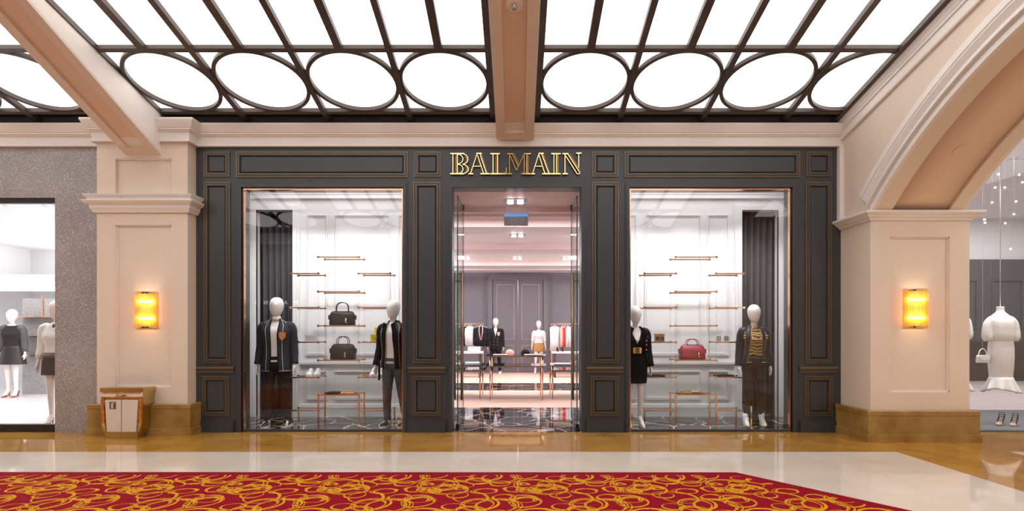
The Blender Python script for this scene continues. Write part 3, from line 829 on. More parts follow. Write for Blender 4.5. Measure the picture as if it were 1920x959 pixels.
# ------------------------------------------------------------------ neighbouring shop at the right, beyond the arch
w4 = empty('window_4', (0, 0, 0)); struct(w4, 'frameless shop window with white dresses, beyond the arch', 'window')
for a, b in ((5.72, 6.58), (6.585, 8.2), (8.205, 10.0)):
    MB().box(a, b, D + .06, D + .072, 0.0, 4.3).build('pane', M_GLASS, w4)
MB().box(5.71, 10.0, D + .05, D + .09, -.01, 0.012).build('sill', M_SLATE, w4)
f5 = empty('floor_dress_shop', (0, 0, 0)); struct(f5, 'floor of the dress shop beyond the arch, dark stone then dusty pink brick', 'floor')
MB().box(5.7, 17, D + .02, 10.05, -.03, 0.006).build('stone_slab', M_DGREY, f5)
k = 0
for r in range(14):                       # brick courses of the inner floor
    y0 = 10.06 + r * 0.44
    for c in range(-1, 22):
        a = 5.7 + c * 0.46 + (0.23 if r % 2 else 0)
        if a < 5.6 or a > 15.6 or a / y0 < 0.74 or a / y0 > 1.0: continue
        if k == 0:
            br0 = MB().box(-.225, .225, -.215, .215, -.02, 0.006).build('brick', M_PINKB, f5); o = br0
        else: o = inst(br0, f5)
        o.location = (a + .23, y0 + .22, 0.0); k += 1
MB().box(5.7, 17, 10.05, 16.3, -.04, 0.0).build('mortar_bed', mat('grey_mortar', (0.5, 0.42, 0.42), 0.8), f5)
w5 = empty('wall_dress_shop', (0, 0, 0)); struct(w5, 'dark grey wall of the dress shop beyond the arch', 'wall')
MB().box(5.6, 17, 16.2, 16.35, 1.14, 3.47).build('wall_panel', M_GREYS, w5)
MB().box(5.6, 17, 16.1, 16.35, 0, 1.14).build('wainscot', M_BROWNW, w5)
MB().box(5.6, 17, 16.35, 16.45, 0, 4.7).build('upper_wall', M_WHITE, w5)
MB().box(5.6, 17, D + .1, 16.45, 4.66, 4.72).build('soffit', M_OFFW, w5)
MB().box(5.60, 5.70, D + .1, 16.4, 0, 4.7).build('side_wall', M_WHITE, w5)
for a, b in ((12.2, 13.1), (13.5, 14.4)):
    g = MB(); frame_bars(g, a, b, 1.5, 2.9, .05, 16.16, 16.22); g.build('panel_moulding', M_GREYS, w5)
# hall beyond the arch
o = MB().box(5.54, 10.1, -.9, D + .05, 4.5, 4.56).build('ceiling_hall', M_WALL); struct(o, 'ceiling of the side hall beyond the arch', 'ceiling')
hl = empty('ceiling_light_panel', (0, 0, 0)); struct(hl, 'backlit ceiling panes of the side hall beyond the arch', 'ceiling')
for i in range(4):
    for j in range(4):
        MB().box(5.9 + i * 1.0, 6.8 + i * 1.0, 0.6 + j * 1.7, 2.15 + j * 1.7, 4.47, 4.495).build('pane', M_PANE, hl)
o = MB().box(5.54, 10.0, -.95, -.85, 0, 4.5).build('wall_hall', M_WALL); struct(o, 'cream side hall wall behind the viewer', 'wall')
o = MB().box(10.0, 10.1, -.9, D + .02, 0, 4.5).build('wall_hall', M_WALL); struct(o, 'plain cream end wall of the side hall', 'wall')
# far side of the concourse (behind the viewer, mirrored in the shop windows)
wk = empty('wall_back', (0, 0, 0)); struct(wk, 'opposite row of shopfronts behind the viewer', 'wall')
MB().box(-10, 4.46, -.76, -.64, 0, 4.3).build('wall_body', mat('dark_shopfront', (0.05, 0.047, 0.047), 0.5), wk)
for a, b in ((-9.5, -5.8), (-4.2, -0.9), (0.9, 4.2)):
    MB().box(a, b, -.66, -.63, 0.1, 2.05).build('shop_glazing', mat('dark_glazing', (0.04, 0.036, 0.036), 0.2), wk)
MB().box(-5.6, -4.4, -.75, -.45, 0, 4.0).box(-.6, .6, -.75, -.6, 0, 4.0).build('pier', M_WALL, wk)
o = MB().box(-10.1, -9.98, -.8, D + .3, 0, 5.6).build('wall_end', M_WALL); struct(o, 'cream end wall far to the left of the concourse', 'wall')

# ================================================================== OBJECTS
# ------------------------------------------------------------------ carpet
def offset_in(poly, d):
    n = len(poly); out = []
    for i in range(n):
        p0 = Vector(poly[i - 1]); p1 = Vector(poly[i]); p2 = Vector(poly[(i + 1) % n])
        a = (p1 - p0).normalized(); b = (p2 - p1).normalized()
        na = Vector((a.y, -a.x)); nb = Vector((b.y, -b.x))
        m = (na + nb) / (1 + na.dot(nb)); out.append(tuple(p1 + m * d))
    return out
CP = [(-9.9, 5.56), (2.13, 5.54), (3.56, 3.6), (2.13, 1.66), (-9.9, 1.66)]   # clockwise
cpt = empty('carpet', (0, 0, 0)); tag(cpt, 'crimson carpet runner with a gold scribbled ring pattern on the marble floor', 'carpet')
MB().slab(list(reversed(CP)), 0.001, 0.010).build('border', M_CRIM, cpt)
FP = offset_in(CP, 0.12)
MB().slab(list(reversed(FP)), 0.009, 0.012).build('field', M_CARPET, cpt)
def clamp_in(p):
    for _ in range(2):
        for i in range(len(FP)):
            a = Vector(FP[i]); b = Vector(FP[(i + 1) % len(FP)]); d = (b - a).normalized(); n = Vector((d.y, -d.x))
            k = (p - a).dot(n)
            if k < 0.0: p = p - n * k
    return p
rnd = random.Random(21)
TP = 0.86                                      # repeat of the woven pattern
loops = []
for i in range(16):
    r = rnd.choice((.09, .11, .13, .15, .17, .19))
    loops.append(((i % 4 + rnd.uniform(.15, .85)) * TP / 4, (i // 4 + rnd.uniform(.15, .85)) * TP / 4, r, r * rnd.uniform(.62, 1.0), rnd.random() * PI, rnd.choice((1, 1, 2, 2, 3)), rnd.random()))
for i in range(3): loops.append((rnd.random() * TP, rnd.random() * TP, .045, .04, 0, 3, .5))
scr = MB(); zi = 0
for tx in range(-12, 5):
    for ty in range(1, 8):
        for (cx, cy, ra, rb, rot, strands, seed) in loops:
            c = Vector((tx * TP + cx, ty * TP + cy - .35))
            q = clamp_in(c)
            if (q - c).length > .02: continue
            for s_ in range(strands):
                zi += 1; z = .0122 + .00004 * (zi % 12)
                f = 1 - .085 * s_; ph = seed * 6.28 + s_ * 2.1; rr = rot + .22 * s_
                wid = .0105 - .0022 * s_
                ox, oy = .012 * math.cos(ph), .012 * math.sin(ph)
                a0 = ph; sweep = 2 * PI * (1.02 if s_ == 0 else .8)
                inn, out = [], []
                for k in range(33):
                    t = a0 + sweep * k / 32
                    w = wid * (.55 + .45 * math.sin(t * 1.5 + ph)) * (min(1, k / 4 + .25) * min(1, (32 - k) / 4 + .25)) + .0025
                    for lst, sg in ((inn, -1), (out, 1)):
                        x0, y0 = (ra * f + sg * w) * math.cos(t), (rb * f + sg * w) * math.sin(t)
                        p = clamp_in(Vector((c.x + ox + x0 * math.cos(rr) - y0 * math.sin(rr), c.y + oy + x0 * math.sin(rr) + y0 * math.cos(rr))))
                        lst.append((p.x, p.y, z))
                o_ = len(scr.v); scr.v += inn + out
                for k in range(32):
                    scr.f.append((o_ + k, o_ + 33 + k, o_ + 34 + k, o_ + k + 1)); scr.mi.append(0)
sc_ = scr.build('scribble_pattern', M_CGOLD, cpt, joined=True); sc_['kind'] = 'stuff'
for p_ in sc_.data.polygons:
    if p_.normal.z < 0: p_.flip()

# ------------------------------------------------------------------ shop sign
sg = empty('shop_sign', (0, D, 0)); tag(sg, 'gold outlined serif letters reading BALMAIN above the shop door', 'sign')
def UV(u, v): return (sx(835 + u / 7.245), sz(280 + v / 7.245))
def ell(cx, cy, rx, ry, a0, a1, n=10):
    return [(cx + rx * math.cos(math.radians(a0 + (a1 - a0) * i / n)), cy + ry * math.sin(math.radians(a0 + (a1 - a0) * i / n))) for i in range(n + 1)]
def letter(lines, serifs, plates):
    mb = MB()
    for pts in lines:
        P = [UV(*p) for p in pts]
        for (a, b) in zip(P, P[1:]): mb.bar((a[0], -0.022, a[1]), (b[0], -0.022, b[1]), 0.044, 0.0095, up=Vector((b[0] - a[0], 0, b[1] - a[1])).cross(Vector((0, 1, 0))))
    for (u0, u1, v) in serifs:
        x0, z = UV(u0, v); x1, _ = UV(u1, v); mb.box(x0, x1, -0.045, 0, z - .008, z + .008)
    o = mb.build('letter', M_GOLD, sg, joined=True)
    pm = MB()
    for q in plates:
        pm.prism([UV(*p) for p in q], -0.03, -0.002)
    if plates: pm.build('stroke_face', M_GOLDFILL, o)
letter([[(108, 75), (108, 345)], [(168, 75), (168, 345)],
        [(168, 82)] + ell(175, 146, 68, 64, -80, 80) + [(168, 212)], [(250, 75)] + ell(235, 146, 76, 70, -75, 88) ,
        [(168, 216)] + ell(178, 280, 66, 60, -80, 80) + [(168, 340)], [(235, 216)] + ell(235, 282, 82, 62, -78, 82)],
       [(72, 262, 72), (70, 258, 345)], [[(138, 75), (165, 75), (165, 345), (138, 345)], [(262, 95), (300, 120), (302, 170), (262, 205), (285, 150)], [(266, 235), (306, 260), (306, 310), (262, 335), (288, 285)]])
letter([[(432, 80), (348, 335)], [(438, 90), (520, 335)], [(475, 80), (560, 335)], [(385, 243), (480, 243)]], [(425, 497, 70), (318, 383, 345), (478, 605, 345)],
       [[(480, 75), (500, 75), (582, 335), (562, 335)]])
letter([[(650, 75), (650, 345)], [(712, 75), (712, 345)], [(828, 262), (828, 345)]], [(615, 742, 74), (615, 828, 345)], [[(682, 80), (707, 80), (707, 340), (682, 340)], [(785, 338), (824, 300), (824, 338)]])
letter([[(873, 75), (873, 345)], [(880, 95), (966, 300), (1066, 85)], [(910, 78), (990, 238)], [(1070, 75), (1070, 345)], [(1105, 75), (1105, 345)]], [(840, 925, 74), (1066, 1160, 74), (840, 906, 345), (1035, 1152, 345)],
       [[(922, 70), (945, 70), (1003, 205), (992, 232)], [(1110, 80), (1136, 80), (1136, 340), (1110, 340)]])
letter([[(1268, 80), (1186, 335)], [(1270, 90), (1348, 335)], [(1308, 78), (1402, 335)], [(1225, 243), (1325, 243)]], [(1268, 1335, 70), (1158, 1216, 345), (1315, 1432, 345)],
       [[(1315, 72), (1338, 72), (1425, 335), (1405, 335)]])
letter([[(1472, 75), (1472, 345)], [(1508, 75), (1508, 345)]], [(1437, 1563, 74), (1437, 1563, 345)], [[(1513, 80), (1540, 80), (1540, 340), (1513, 340)]])
letter([[(1622, 75), (1622, 345)], [(1630, 100), (1788, 348), (1822, 345)], [(1662, 80), (1826, 335)], [(1808, 70), (1808, 262)]], [(1590, 1668, 74), (1775, 1846, 66), (1590, 1660, 345)],
       [[(1672, 70), (1700, 75), (1826, 275), (1828, 322)]])

# opposite shop name, seen only as a reflection in the left shop window
ms = empty('shop_sign', (-6.95, -0.60, 2.19), PI); tag(ms, 'small white lit letters reading MARNI on the opposite wall, mirrored in the glass', 'sign')
for i, ch in enumerate('MARNI'):
    t = text_mesh('letter', ch, 0.16, emit('sign_light', (0.95, 0.95, 1.0), 4.0), 0.01, ms)
    t.location = ((i - 2) * 0.29, 0, 0); t.rotation_euler = (PI / 2, 0, 0)

# ------------------------------------------------------------------ wall lamps
def wall_lamp(x, y, z, label):
    r = empty('wall_lamp', (x, y, z - .24)); tag(r, label, 'lamp', 'column wall lamps')
    H = .48
    MB().box(-.13, .13, -.012, 0, 0.01, H - .01).build('backplate', mat('amber_backplate', (0.85, 0.50, 0.16), 0.5, 0.3), r)
    half = [PI * i / 16 for i in range(17)]
    def shell(rx, ry, z0, z1, t=.008):
        rings = []
        for a in half:
            c, s = math.cos(a), math.sin(a)
            rings.append([(-rx * c, -.02 - ry * s, z0), (-rx * c, -.02 - ry * s, z1), (-(rx - t) * c, -.02 - (ry - t) * s, z1), (-(rx - t) * c, -.02 - (ry - t) * s, z0)])
        return MB().loft(rings)
    shell(.15, .115, 0, .022).build('band', M_GOLD, r); shell(.15, .115, H - .022, H).build('band', M_GOLD, r)
    amber = MATS.get('amber_glass_rod')
    if not amber:
        amber, nt, b = _nt('amber_glass_rod'); MATS['amber_glass_rod'] = amber
        b.inputs['Base Color'].default_value = (1.0, 0.74, 0.36, 1); b.inputs['Roughness'].default_value = 0.15
        tr = N(nt, 'ShaderNodeBsdfTransparent'); tr.inputs[0].default_value = (1.0, 0.78, 0.40, 1)
        tl = N(nt, 'ShaderNodeBsdfTranslucent'); tl.inputs[0].default_value = (1.0, 0.62, 0.24, 1)
        m1 = N(nt, 'ShaderNodeMixShader'); m1.inputs[0].default_value = 0.35
        nt.links.new(tr.outputs[0], m1.inputs[1]); nt.links.new(tl.outputs[0], m1.inputs[2])
        m2 = N(nt, 'ShaderNodeMixShader'); m2.inputs[0].default_value = 0.18
        nt.links.new(m1.outputs[0], m2.inputs[1]); nt.links.new(b.outputs[0], m2.inputs[2])
        nt.links.new(m2.outputs[0], nt.nodes['Material Output'].inputs['Surface'])
    rod = None
    for i in range(13):
        a = PI * (i + .5) / 13
        p = (-.137 * math.cos(a), -.02 - .102 * math.sin(a), 0)
        if rod is None: rod = MB().tube([(0, 0, .02), (0, 0, H - .02)], .0165, 8).build('glass_rod', amber, r, True, p)
        else: inst(rod, r, p)
    for zz in (.125, .355):
        MB().tube([(-.095, -.055, zz), (.095, -.055, zz)], .013, 10).build('bulb', emit('warm_bulb', (1.0, 0.80, 0.55), 62.0), r, True)
wall_lamp(-4.985, PYF + .035, 1.675, 'lit amber glass rod wall lamp on the left column beside the terrazzo shop')
wall_lamp(5.03, RYF + .035, 1.675, 'lit amber glass rod wall lamp on the column under the arch')

# ------------------------------------------------------------------ fire extinguisher cabinet
fx = empty('extinguisher_cabinet', (-5.135, 7.38, 0)); tag(fx, 'brass fire extinguisher cabinet with cream double doors at the foot of the column', 'cabinet')
prof = [(-.205, 0.0), (.205, 0.0), (.21, .04), (.245, .10), (.262, .20), (.268, .52), (-.268, .52), (-.262, .20), (-.245, .10), (-.21, .04)]
MB().prism(prof, 0.012, .165).build('body', M_BRASS, fx)
MB().box(-.282, .282, -.004, .255, .60, .655).build('lid', M_BRASS, fx)
MB().box(-.262, .262, .004, .255, .52, .60).build('neck', M_BRASS, fx)
MB().box(-.262, .262, .16, .255, .43, .52).build('rear_body', M_BRASS, fx)
mb = MB(); outer = [(-.268, .60), (.268, .60), (.268, .52), (-.268, .52)]
MB().box(-.268, .268, -.004, .014, .535, .60).build('frieze', M_PEARL, fx)
MB().box(-.25, .25, -.008, .012, .585, .60).box(-.268, .268, -.006, .012, .525, .54).build('amber_band', M_ORN, fx)
for s in (-1, 1):
    dr = MB().prism([(s * .006, .085), (s * .19, .085), (s * .215, .50), (s * .006, .50)][::s], -.006, .013).build('door', M_PEARL, fx)
    MB().prism([(s * .222, .20), (s * .262, .20), (s * .266, .52), (s * .226, .52)][::s], -.008, .013).build('relief_panel', M_ORN, fx)
    MB().prism([(s * .195, .07), (s * .235, .09), (s * .260, .198), (s * .220, .198)][::s], -.004, .013).build('corner_scroll', M_BRASS, fx)
    mb = MB().tube([(s * .008, -.012, .555), (s * .05, -.014, .575), (s * .065, -.014, .56), (s * .045, -.014, .545), (s * .008, -.012, .552)], .006, 8).build('bow_ornament', M_BRASS, fx, True)
    if s < 0:
        ic = MB().box(-.155, -.07, -.0085, -.005, .38, .475).build('extinguisher_icon', mat('icon_brown', (0.14, 0.10, 0.09), 0.5), dr)
        MB().box(-.13, -.108, -.0098, -.008, .39, .45).box(-.125, -.113, -.0098, -.008, .45, .462).box(-.125, -.088, -.0098, -.008, .455, .464).build('icon_mark', M_PEARL, dr, joined=True)
MB().prism([(-.205, .012), (.205, .012), (.212, .075), (-.212, .075)], -.004, .013).build('toe_panel', M_BRASS, fx)

# ceiling sprinkler on the middle beam
sp = empty('sprinkler', (-0.03, 5.756, 4.005 + 0.339 * (7.74 - 5.756) + 0.03)); tag(sp, 'small round sprinkler head under the middle ceiling beam', 'sprinkler')
q = MB().disc((0, 0, -.01), 0.085, 0.012, 'z', 28).build('rose_plate', M_TRIM, sp); q.rotation_euler = (-math.atan(0.339), 0, 0)
MB().tube([(0, 0, 0), (0, 0, -.05)], [.024, .018], 10).build('nozzle', M_SILVER, sp, True)
MB().disc((0, 0, -.055), .026, .008, 'z', 12).build('deflector', M_SILVER, sp)

# ------------------------------------------------------------------ display shelving
SHF, SHB = 8.5, 8.8
CZ = [2.508, 1.99, 1.48, 0.961, 0.443]
SZ_ = [2.261, 1.751, 1.232, 0.706, 0.212]
COLS = {'c': (2.368, 2.974), 'o': (2.974, 3.385), 'i': (1.90, 2.368)}
def shelving(s, label):
    xc = s * 2.65
    r = empty('display_shelving', (xc, (SHF + SHB) / 2, 0)); tag(r, label, 'shelving', 'copper display shelving')
    W_ = lambda x: s * x - xc
    hf = (SHB - SHF) / 2
    for key, (a, b) in COLS.items():
        a, b = sorted((W_(a), W_(b)))
        for z in (CZ if key == 'c' else SZ_):
            sh = MB().box(a + .01, b - .01, -hf, hf, z - .004, z + .004).build('shelf', M_CLEAR, r)
            br = MB()
            for y in (-hf, hf): br.bar((a - .012, y, z - .004), (b + .012, y, z - .004), .017, .017)
            br.build('copper_bar', M_COPPER, sh)
            kn = MB()
            for y in (-hf, hf):
                for x in (a - .004, b + .004): kn.box(x - .013, x + .013, y - .013, y + .013, z - .019, z + .014)
            kn.build('bracket', M_COPPER, sh)
    for x, top, low in ((1.90, 2.261, .212), (2.368, 2.508, .443), (2.974, 2.508, .443), (3.385, 2.261, .212)):
        for y in (-hf, hf):
            MB().tube([(W_(x), y, low), (W_(x), y, top)], .0055, 8).build('post', M_CLEAR, r, True)
            MB().box(W_(x) - .011, W_(x) + .011, y - .011, y + .011, 0.004, low).build('leg', M_COPPER, r)
    return r
shelving(-1, 'tiered glass and copper shelving holding the two black bags')
shelving(1, 'tiered glass and copper shelving holding the red bag')

# ------------------------------------------------------------------ goods on the shelves
def bag(loc, m, label, rz=0.0, w=.36, h=.22, tall=.13):
    r = empty('handbag', loc, rz); tag(r, label, 'handbag')
    rings = []
    for t, sxx, syy in ((0.0, 1.0, 1.0), (.03, 1.03, 1.05), (.3, 1.02, 1.0), (.6, 1.0, .86), (.82, .97, .6), (.95, .88, .34), (1.0, .80, .2)):
        ring = []
        for j in range(28):
            a = 2 * PI * j / 28; c, q = math.cos(a), math.sin(a); e = .45
            ring.append((w / 2 * sxx * math.copysign(abs(c) ** e, c), .085 * syy * math.copysign(abs(q) ** e, q), .002 + h * t + .006 * math.sin(5 * a + 9 * t) * (t * (1 - t))))
        rings.append(ring)
    MB().loft(rings).build('body', m, r, True)
    MB().box(-w * .36, w * .36, -.008, .008, h - .004, h + .008).build('zip', M_BLACK, r)
    for y in (-.03, .03):
        pts = [(-.085, y, h * .88), (-.088, y, h + tall * .45), (-.062, y * 1.4, h + tall * .86), (0, y * 1.8, h + tall), (.062, y * 1.4, h + tall * .86), (.088, y, h + tall * .45), (.085, y, h * .88)]
        MB().tube(cr(pts, 22), .0058, 8).build('handle', m, r, True)
    for sgn in (-1, 1):
        MB().box(sgn * w * .5 - .02, sgn * w * .5 + .02, -.03, .03, h * .42, h * .74).build('side_buckle', m, r)
    MB().tube(cr([(.07, -.088, h * .48), (.062, -.094, h * .36), (.068, -.096, h * .22), (.08, -.092, h * .14)], 10), [.012] * 8 + [.008, .003], 8).build('gold_charm', M_GOLD, r, True)
    return r
ZS = .004
bag((-2.66, 8.65, 1.48 + ZS), M_LEATHER, 'black leather bag with upright handles on the upper of the two bag shelves', .12, .37, .21, .14)
bag((-2.65, 8.65, .961 + ZS), M_LEATHER, 'black leather bag with a gold charm on the lower of the two bag shelves', -.1, .37, .23, .12)
bag((2.66, 8.65, .961 + ZS), M_RED, 'raspberry red leather handbag on the copper shelf', .1, .38, .22, .09)
def box_thing(name, loc, dims, m, label, cat, extra=None):
    r = empty(name, loc); tag(r, label, cat)
    w, d, h = dims
    MB().box(-w / 2, w / 2, -d / 2, d / 2, 0, h * .8).build('body', m, r)
    MB().box(-w / 2 - .003, w / 2 + .003, -d / 2 - .003, d / 2 + .003, h * .8, h).build('lid', m, r)
    if extra: MB().box(-w * .25, w * .25, -d / 2 - .006, -d / 2, h * .3, h * .62).build('label_patch', extra, r)
    return r
box_thing('gift_box', (-2.14, 8.65, 1.232 + ZS), (.155, .12, .11), M_YEL, 'larger yellow box on the shelf beside the leather jacket mannequin', 'box', M_GOLD)
box_thing('gift_box', (-2.125, 8.65, 1.232 + ZS + .111), (.07, .08, .105), M_YEL, 'small yellow box standing on the larger yellow box', 'box')
box_thing('jewellery_box', (-3.13, 8.65, 1.232 + ZS), (.16, .1, .105), M_WHITE, 'pale white box on the shelf beside the crested blazer mannequin', 'box')
box_thing('perfume_box', (2.125, 8.65, 1.232 + ZS), (.066, .07, .12), M_BRN, 'tan card box nearer the door, one of two side by side', 'box', M_BROWNW)
box_thing('perfume_box', (2.198, 8.65, 1.232 + ZS), (.066, .07, .12), M_BRN, 'tan card box farther from the door, one of two side by side', 'box', M_BROWNW)
for i, xx in enumerate((3.055, 3.17)):
    r = empty('earring_card', (xx, 8.62, 1.232 + ZS)); tag(r, ('white card with a thin square earring, the one nearer the red bag', 'white card with a thin square earring, the one nearer the tiger top')[i], 'jewellery')
    MB().box(-.045, .045, 0, .012, 0, .11).build('card', M_WHITE, r)
    g = MB(); frame_bars(g, -.026, .026, .028, .082, .006, -.006, 0.0); g.build('square_hoop', M_BLACK, r)
def clutch(loc, m, label, w=.25, th=.026, name='clutch_bag', m2=None):
    r = empty(name, loc); tag(r, label, 'clutch')
    rings = [[(w / 2 * fx_, -.08 * fy_, th * t), (w / 2 * fx_, .08 * fy_, th * t), (-w / 2 * fx_, .08 * fy_, th * t), (-w / 2 * fx_, -.08 * fy_, th * t)] for t, fx_, fy_ in ((0, .97, .95), (.3, 1, 1), (.7, 1, 1), (1, .95, .92))]
    MB().loft(rings).build('body', m, r)
    MB().prism([(-w * .46, th), (w * .46, th), (w * .3, th + .006), (-w * .3, th + .006)], -.06, .07).build('flap', m2 or m, r)
    return r
clutch((2.10, 8.62, .706 + ZS), M_LEATHER, 'flat black clutch on the shelf beside the belted dress mannequin')
clutch((3.13, 8.62, .706 + ZS), M_LEATHER, 'flat black clutch on the shelf beside the tiger top mannequin', .27)
clutch((-2.79, 8.62, .443 + ZS), M_LEATHER, 'dark folded clutch on the low copper table', .2)
clutch((-2.56, 8.62, .443 + ZS), mat('copper_leather', (0.60, 0.28, 0.12), 0.3, 0.4), 'copper coloured clutch on the low copper table', .2)
r = empty('folded_scarf', (2.62, 8.62, .443 + ZS)); tag(r, 'folded tiger print scarf with dark ends on the low copper table', 'scarf')
MB().loft([[(x, -.07, z0), (x, .07, z0), (x, .07, z1), (x, -.07, z1)] for x, z0, z1 in ((-.2, 0, .03), (-.14, 0, .045), (-.05, 0, .04), (.05, 0, .05), (.13, 0, .035), (.2, 0, .02))]).build('scarf_fold', M_TIGER2, r, True)
MB().loft([[(x, -.085, z0), (x, .085, z0), (x, .085, z1), (x, -.085, z1)] for x, z0, z1 in ((-.17, -.0, .006), (0, 0, .012), (.21, 0, .006))]).build('dark_end', M_BLACK, r, True)
def shoe_mesh(mb_u, mb_s, L=.28, Wd=.05, H=.085, x=0.0, y=0.0, z=0.0, yaw=0.0, heel=0.0):
    """trainer: upper loft + sole, toe towards -Y, heel at y + L*0.3"""
    def T(p):
        c, q = math.cos(yaw), math.sin(yaw); return (x + p[0] * c - p[1] * q, y + p[0] * q + p[1] * c, z + p[2])
    prof = [(.30, .55, .6), (.27, .8, .95), (.18, .86, 1.0), (.05, .84, .98), (-.08, .88, .80), (-.22, 1.0, .60), (-.40, 1.05, .48), (-.55, .95, .40), (-.64, .7, .30), (-.68, .35, .2)]
    ru, rs = [], []
    for t, w, h in prof:
        yy = t * L; ring = []
        for k in range(13):
            a = PI * k / 12
            ring.append(T((Wd * w * math.cos(a), yy, .022 + H * h * math.sin(a) ** .8 if 0 < k < 12 else .020)))
        ru.append(ring)
        rs.append([T((-Wd * w * 1.06, yy, 0)), T((Wd * w * 1.06, yy, 0)), T((Wd * w * 1.06, yy, .026)), T((-Wd * w * 1.06, yy, .026))])
    mb_u.loft(ru); mb_s.loft(rs)
def trainer(loc, yaw, label):
    r = empty('trainer_shoe', loc, yaw); tag(r, label, 'shoe', 'white trainers on display')
    u, s_ = MB(), MB(); shoe_mesh(u, s_, .25, .046, .1)
    u.build('upper', M_COTTON, r, True); s_.build('sole', M_WHITE, r)
    la = MB()
    for k in range(4): la.tube([(-.03, -.02 - k * .022, .098 - k * .011), (.03, -.02 - k * .022, .098 - k * .011)], .004, 6)
    la.build('laces', M_WHITE, r, True, joined=True)['kind'] = 'stuff'
for xx, lab in ((-3.16, 'white trainer nearer the wall on the shelf beside the crested blazer'), (-3.05, 'white trainer nearer the bags on the shelf beside the crested blazer'),
                (-2.20, 'white trainer nearer the bags on the shelf beside the leather jacket'), (-2.09, 'white trainer nearer the leather jacket mannequin on its shelf')):
    trainer((xx, 8.69, .706 + ZS), .15, lab)

# ------------------------------------------------------------------ mannequins
def ring(z, rx, ry, yo, n=32, e=.85, a0=0.0):
    out = []
    for j in range(n):
        if a0 > 0: a = a0 + (2 * PI - 2 * a0) * j / (n - 1)
        else: a = 2 * PI * j / n
        s, c = math.sin(a), math.cos(a)
        out.append((rx * math.copysign(abs(s) ** e, s), yo - ry * math.copysign(abs(c) ** e, c), z))
    return out
MALE = dict(h=1.86,
    torso=[(.84, .150, .095, .01), (.93, .168, .112, .012), (1.03, .150, .100, .005), (1.14, .148, .098, 0), (1.27, .168, .115, -.002), (1.38, .185, .120, .002), (1.45, .170, .098, .012), (1.50, .105, .072, .018), (1.54, .056, .056, .015)],
    head=[(1.585, .030, .035, -.035), (1.61, .058, .066, -.030), (1.66, .082, .092, -.020), (1.72, .096, .108, -.012), (1.78, .095, .109, -.006), (1.83, .074, .085, -.002), (1.857, .038, .045, 0), (1.862, .01, .012, 0)],
    arm=[(.165, .01, 1.445), (.205, .012, 1.40), (.232, .025, 1.16), (.262, -.025, .90)], armr=[.058, .056, .043, .028],
    leg=[(.085, .012, .90), (.098, -.005, .50), (.112, .025, .10)], legr=[.090, .058, .038], foot=0.0)
FEM = dict(h=1.78,
    torso=[(.86, .150, .098, .012), (.94, .165, .112, .015), (1.03, .138, .092, .008), (1.10, .118, .082, 0), (1.18, .125, .092, -.006), (1.26, .142, .118, -.014), (1.33, .148, .100, 0), (1.39, .140, .080, .012), (1.435, .085, .062, .018), (1.47, .045, .047, .014)],
    head=[(1.515, .028, .033, -.033), (1.54, .054, .062, -.028), (1.59, .076, .086, -.018), (1.645, .089, .102, -.010), (1.70, .088, .102, -.004), (1.745, .068, .078, 0), (1.772, .034, .04, 0), (1.778, .01, .012, 0)],
    arm=[(.135, .01, 1.385), (.168, .012, 1.345), (.195, .025, 1.12), (.228, -.02, .885)], armr=[.047, .045, .035, .023],
    leg=[(.078, .012, .92), (.082, -.004, .54), (.090, .03, .155)], legr=[.088, .050, .031], foot=0.07)
def arm_path(B, s, elbow=(0, 0, 0), wrist=(0, 0, 0)):
    a = [Vector((s * p[0], p[1], p[2])) for p in B['arm']]
    a[2] += Vector((s * elbow[0], elbow[1], elbow[2])); a[3] += Vector((s * wrist[0], wrist[1], wrist[2]))
    return a
def leg_path(B, s, dx=0.0, dy=0.0):
    l = [Vector((s * p[0], p[1], p[2])) for p in B['leg']]
    l[1] += Vector((s * dx * .5, dy * .6, 0)); l[2] += Vector((s * dx, dy, 0))
    return l
def rads(tab, n):
    return [v[0] for v in cr([(r, 0) for r in tab], n)]
def hand(mb, w, s, k=1.0):
    d = Vector((0, -.10, -1)).normalized()
    P = lambda x, y, t: w + Vector((s * x, y, 0)) * k + d * (t * k)
    mb.loft([[P(-th, -wd, t), P(th, -wd, t), P(th, wd, t), P(-th, wd, t)] for t, wd, th in ((-.02, .020, .018), (.015, .026, .016), (.055, .040, .015), (.09, .040, .012), (.098, .034, .008))])
    for i, (y, L, sp) in enumerate(((-.033, .066, -.010), (-.0115, .078, -.003), (.0105, .072, .004), (.032, .056, .012))):
        mb.tube([P(0, y, .085), P(-.002, y + sp * .5, .085 + L * .45), P(-.010, y + sp * .9, .085 + L * .8), P(-.020, y + sp, .085 + L)], [.0088 * k, .0084 * k, .0078 * k, .006 * k], 8)
    mb.tube([P(.0, -.028, .03), P(-.004, -.058, .055), P(-.010, -.068, .088), P(-.016, -.066, .105)], [.012 * k, .0105 * k, .0095 * k, .007 * k], 8)
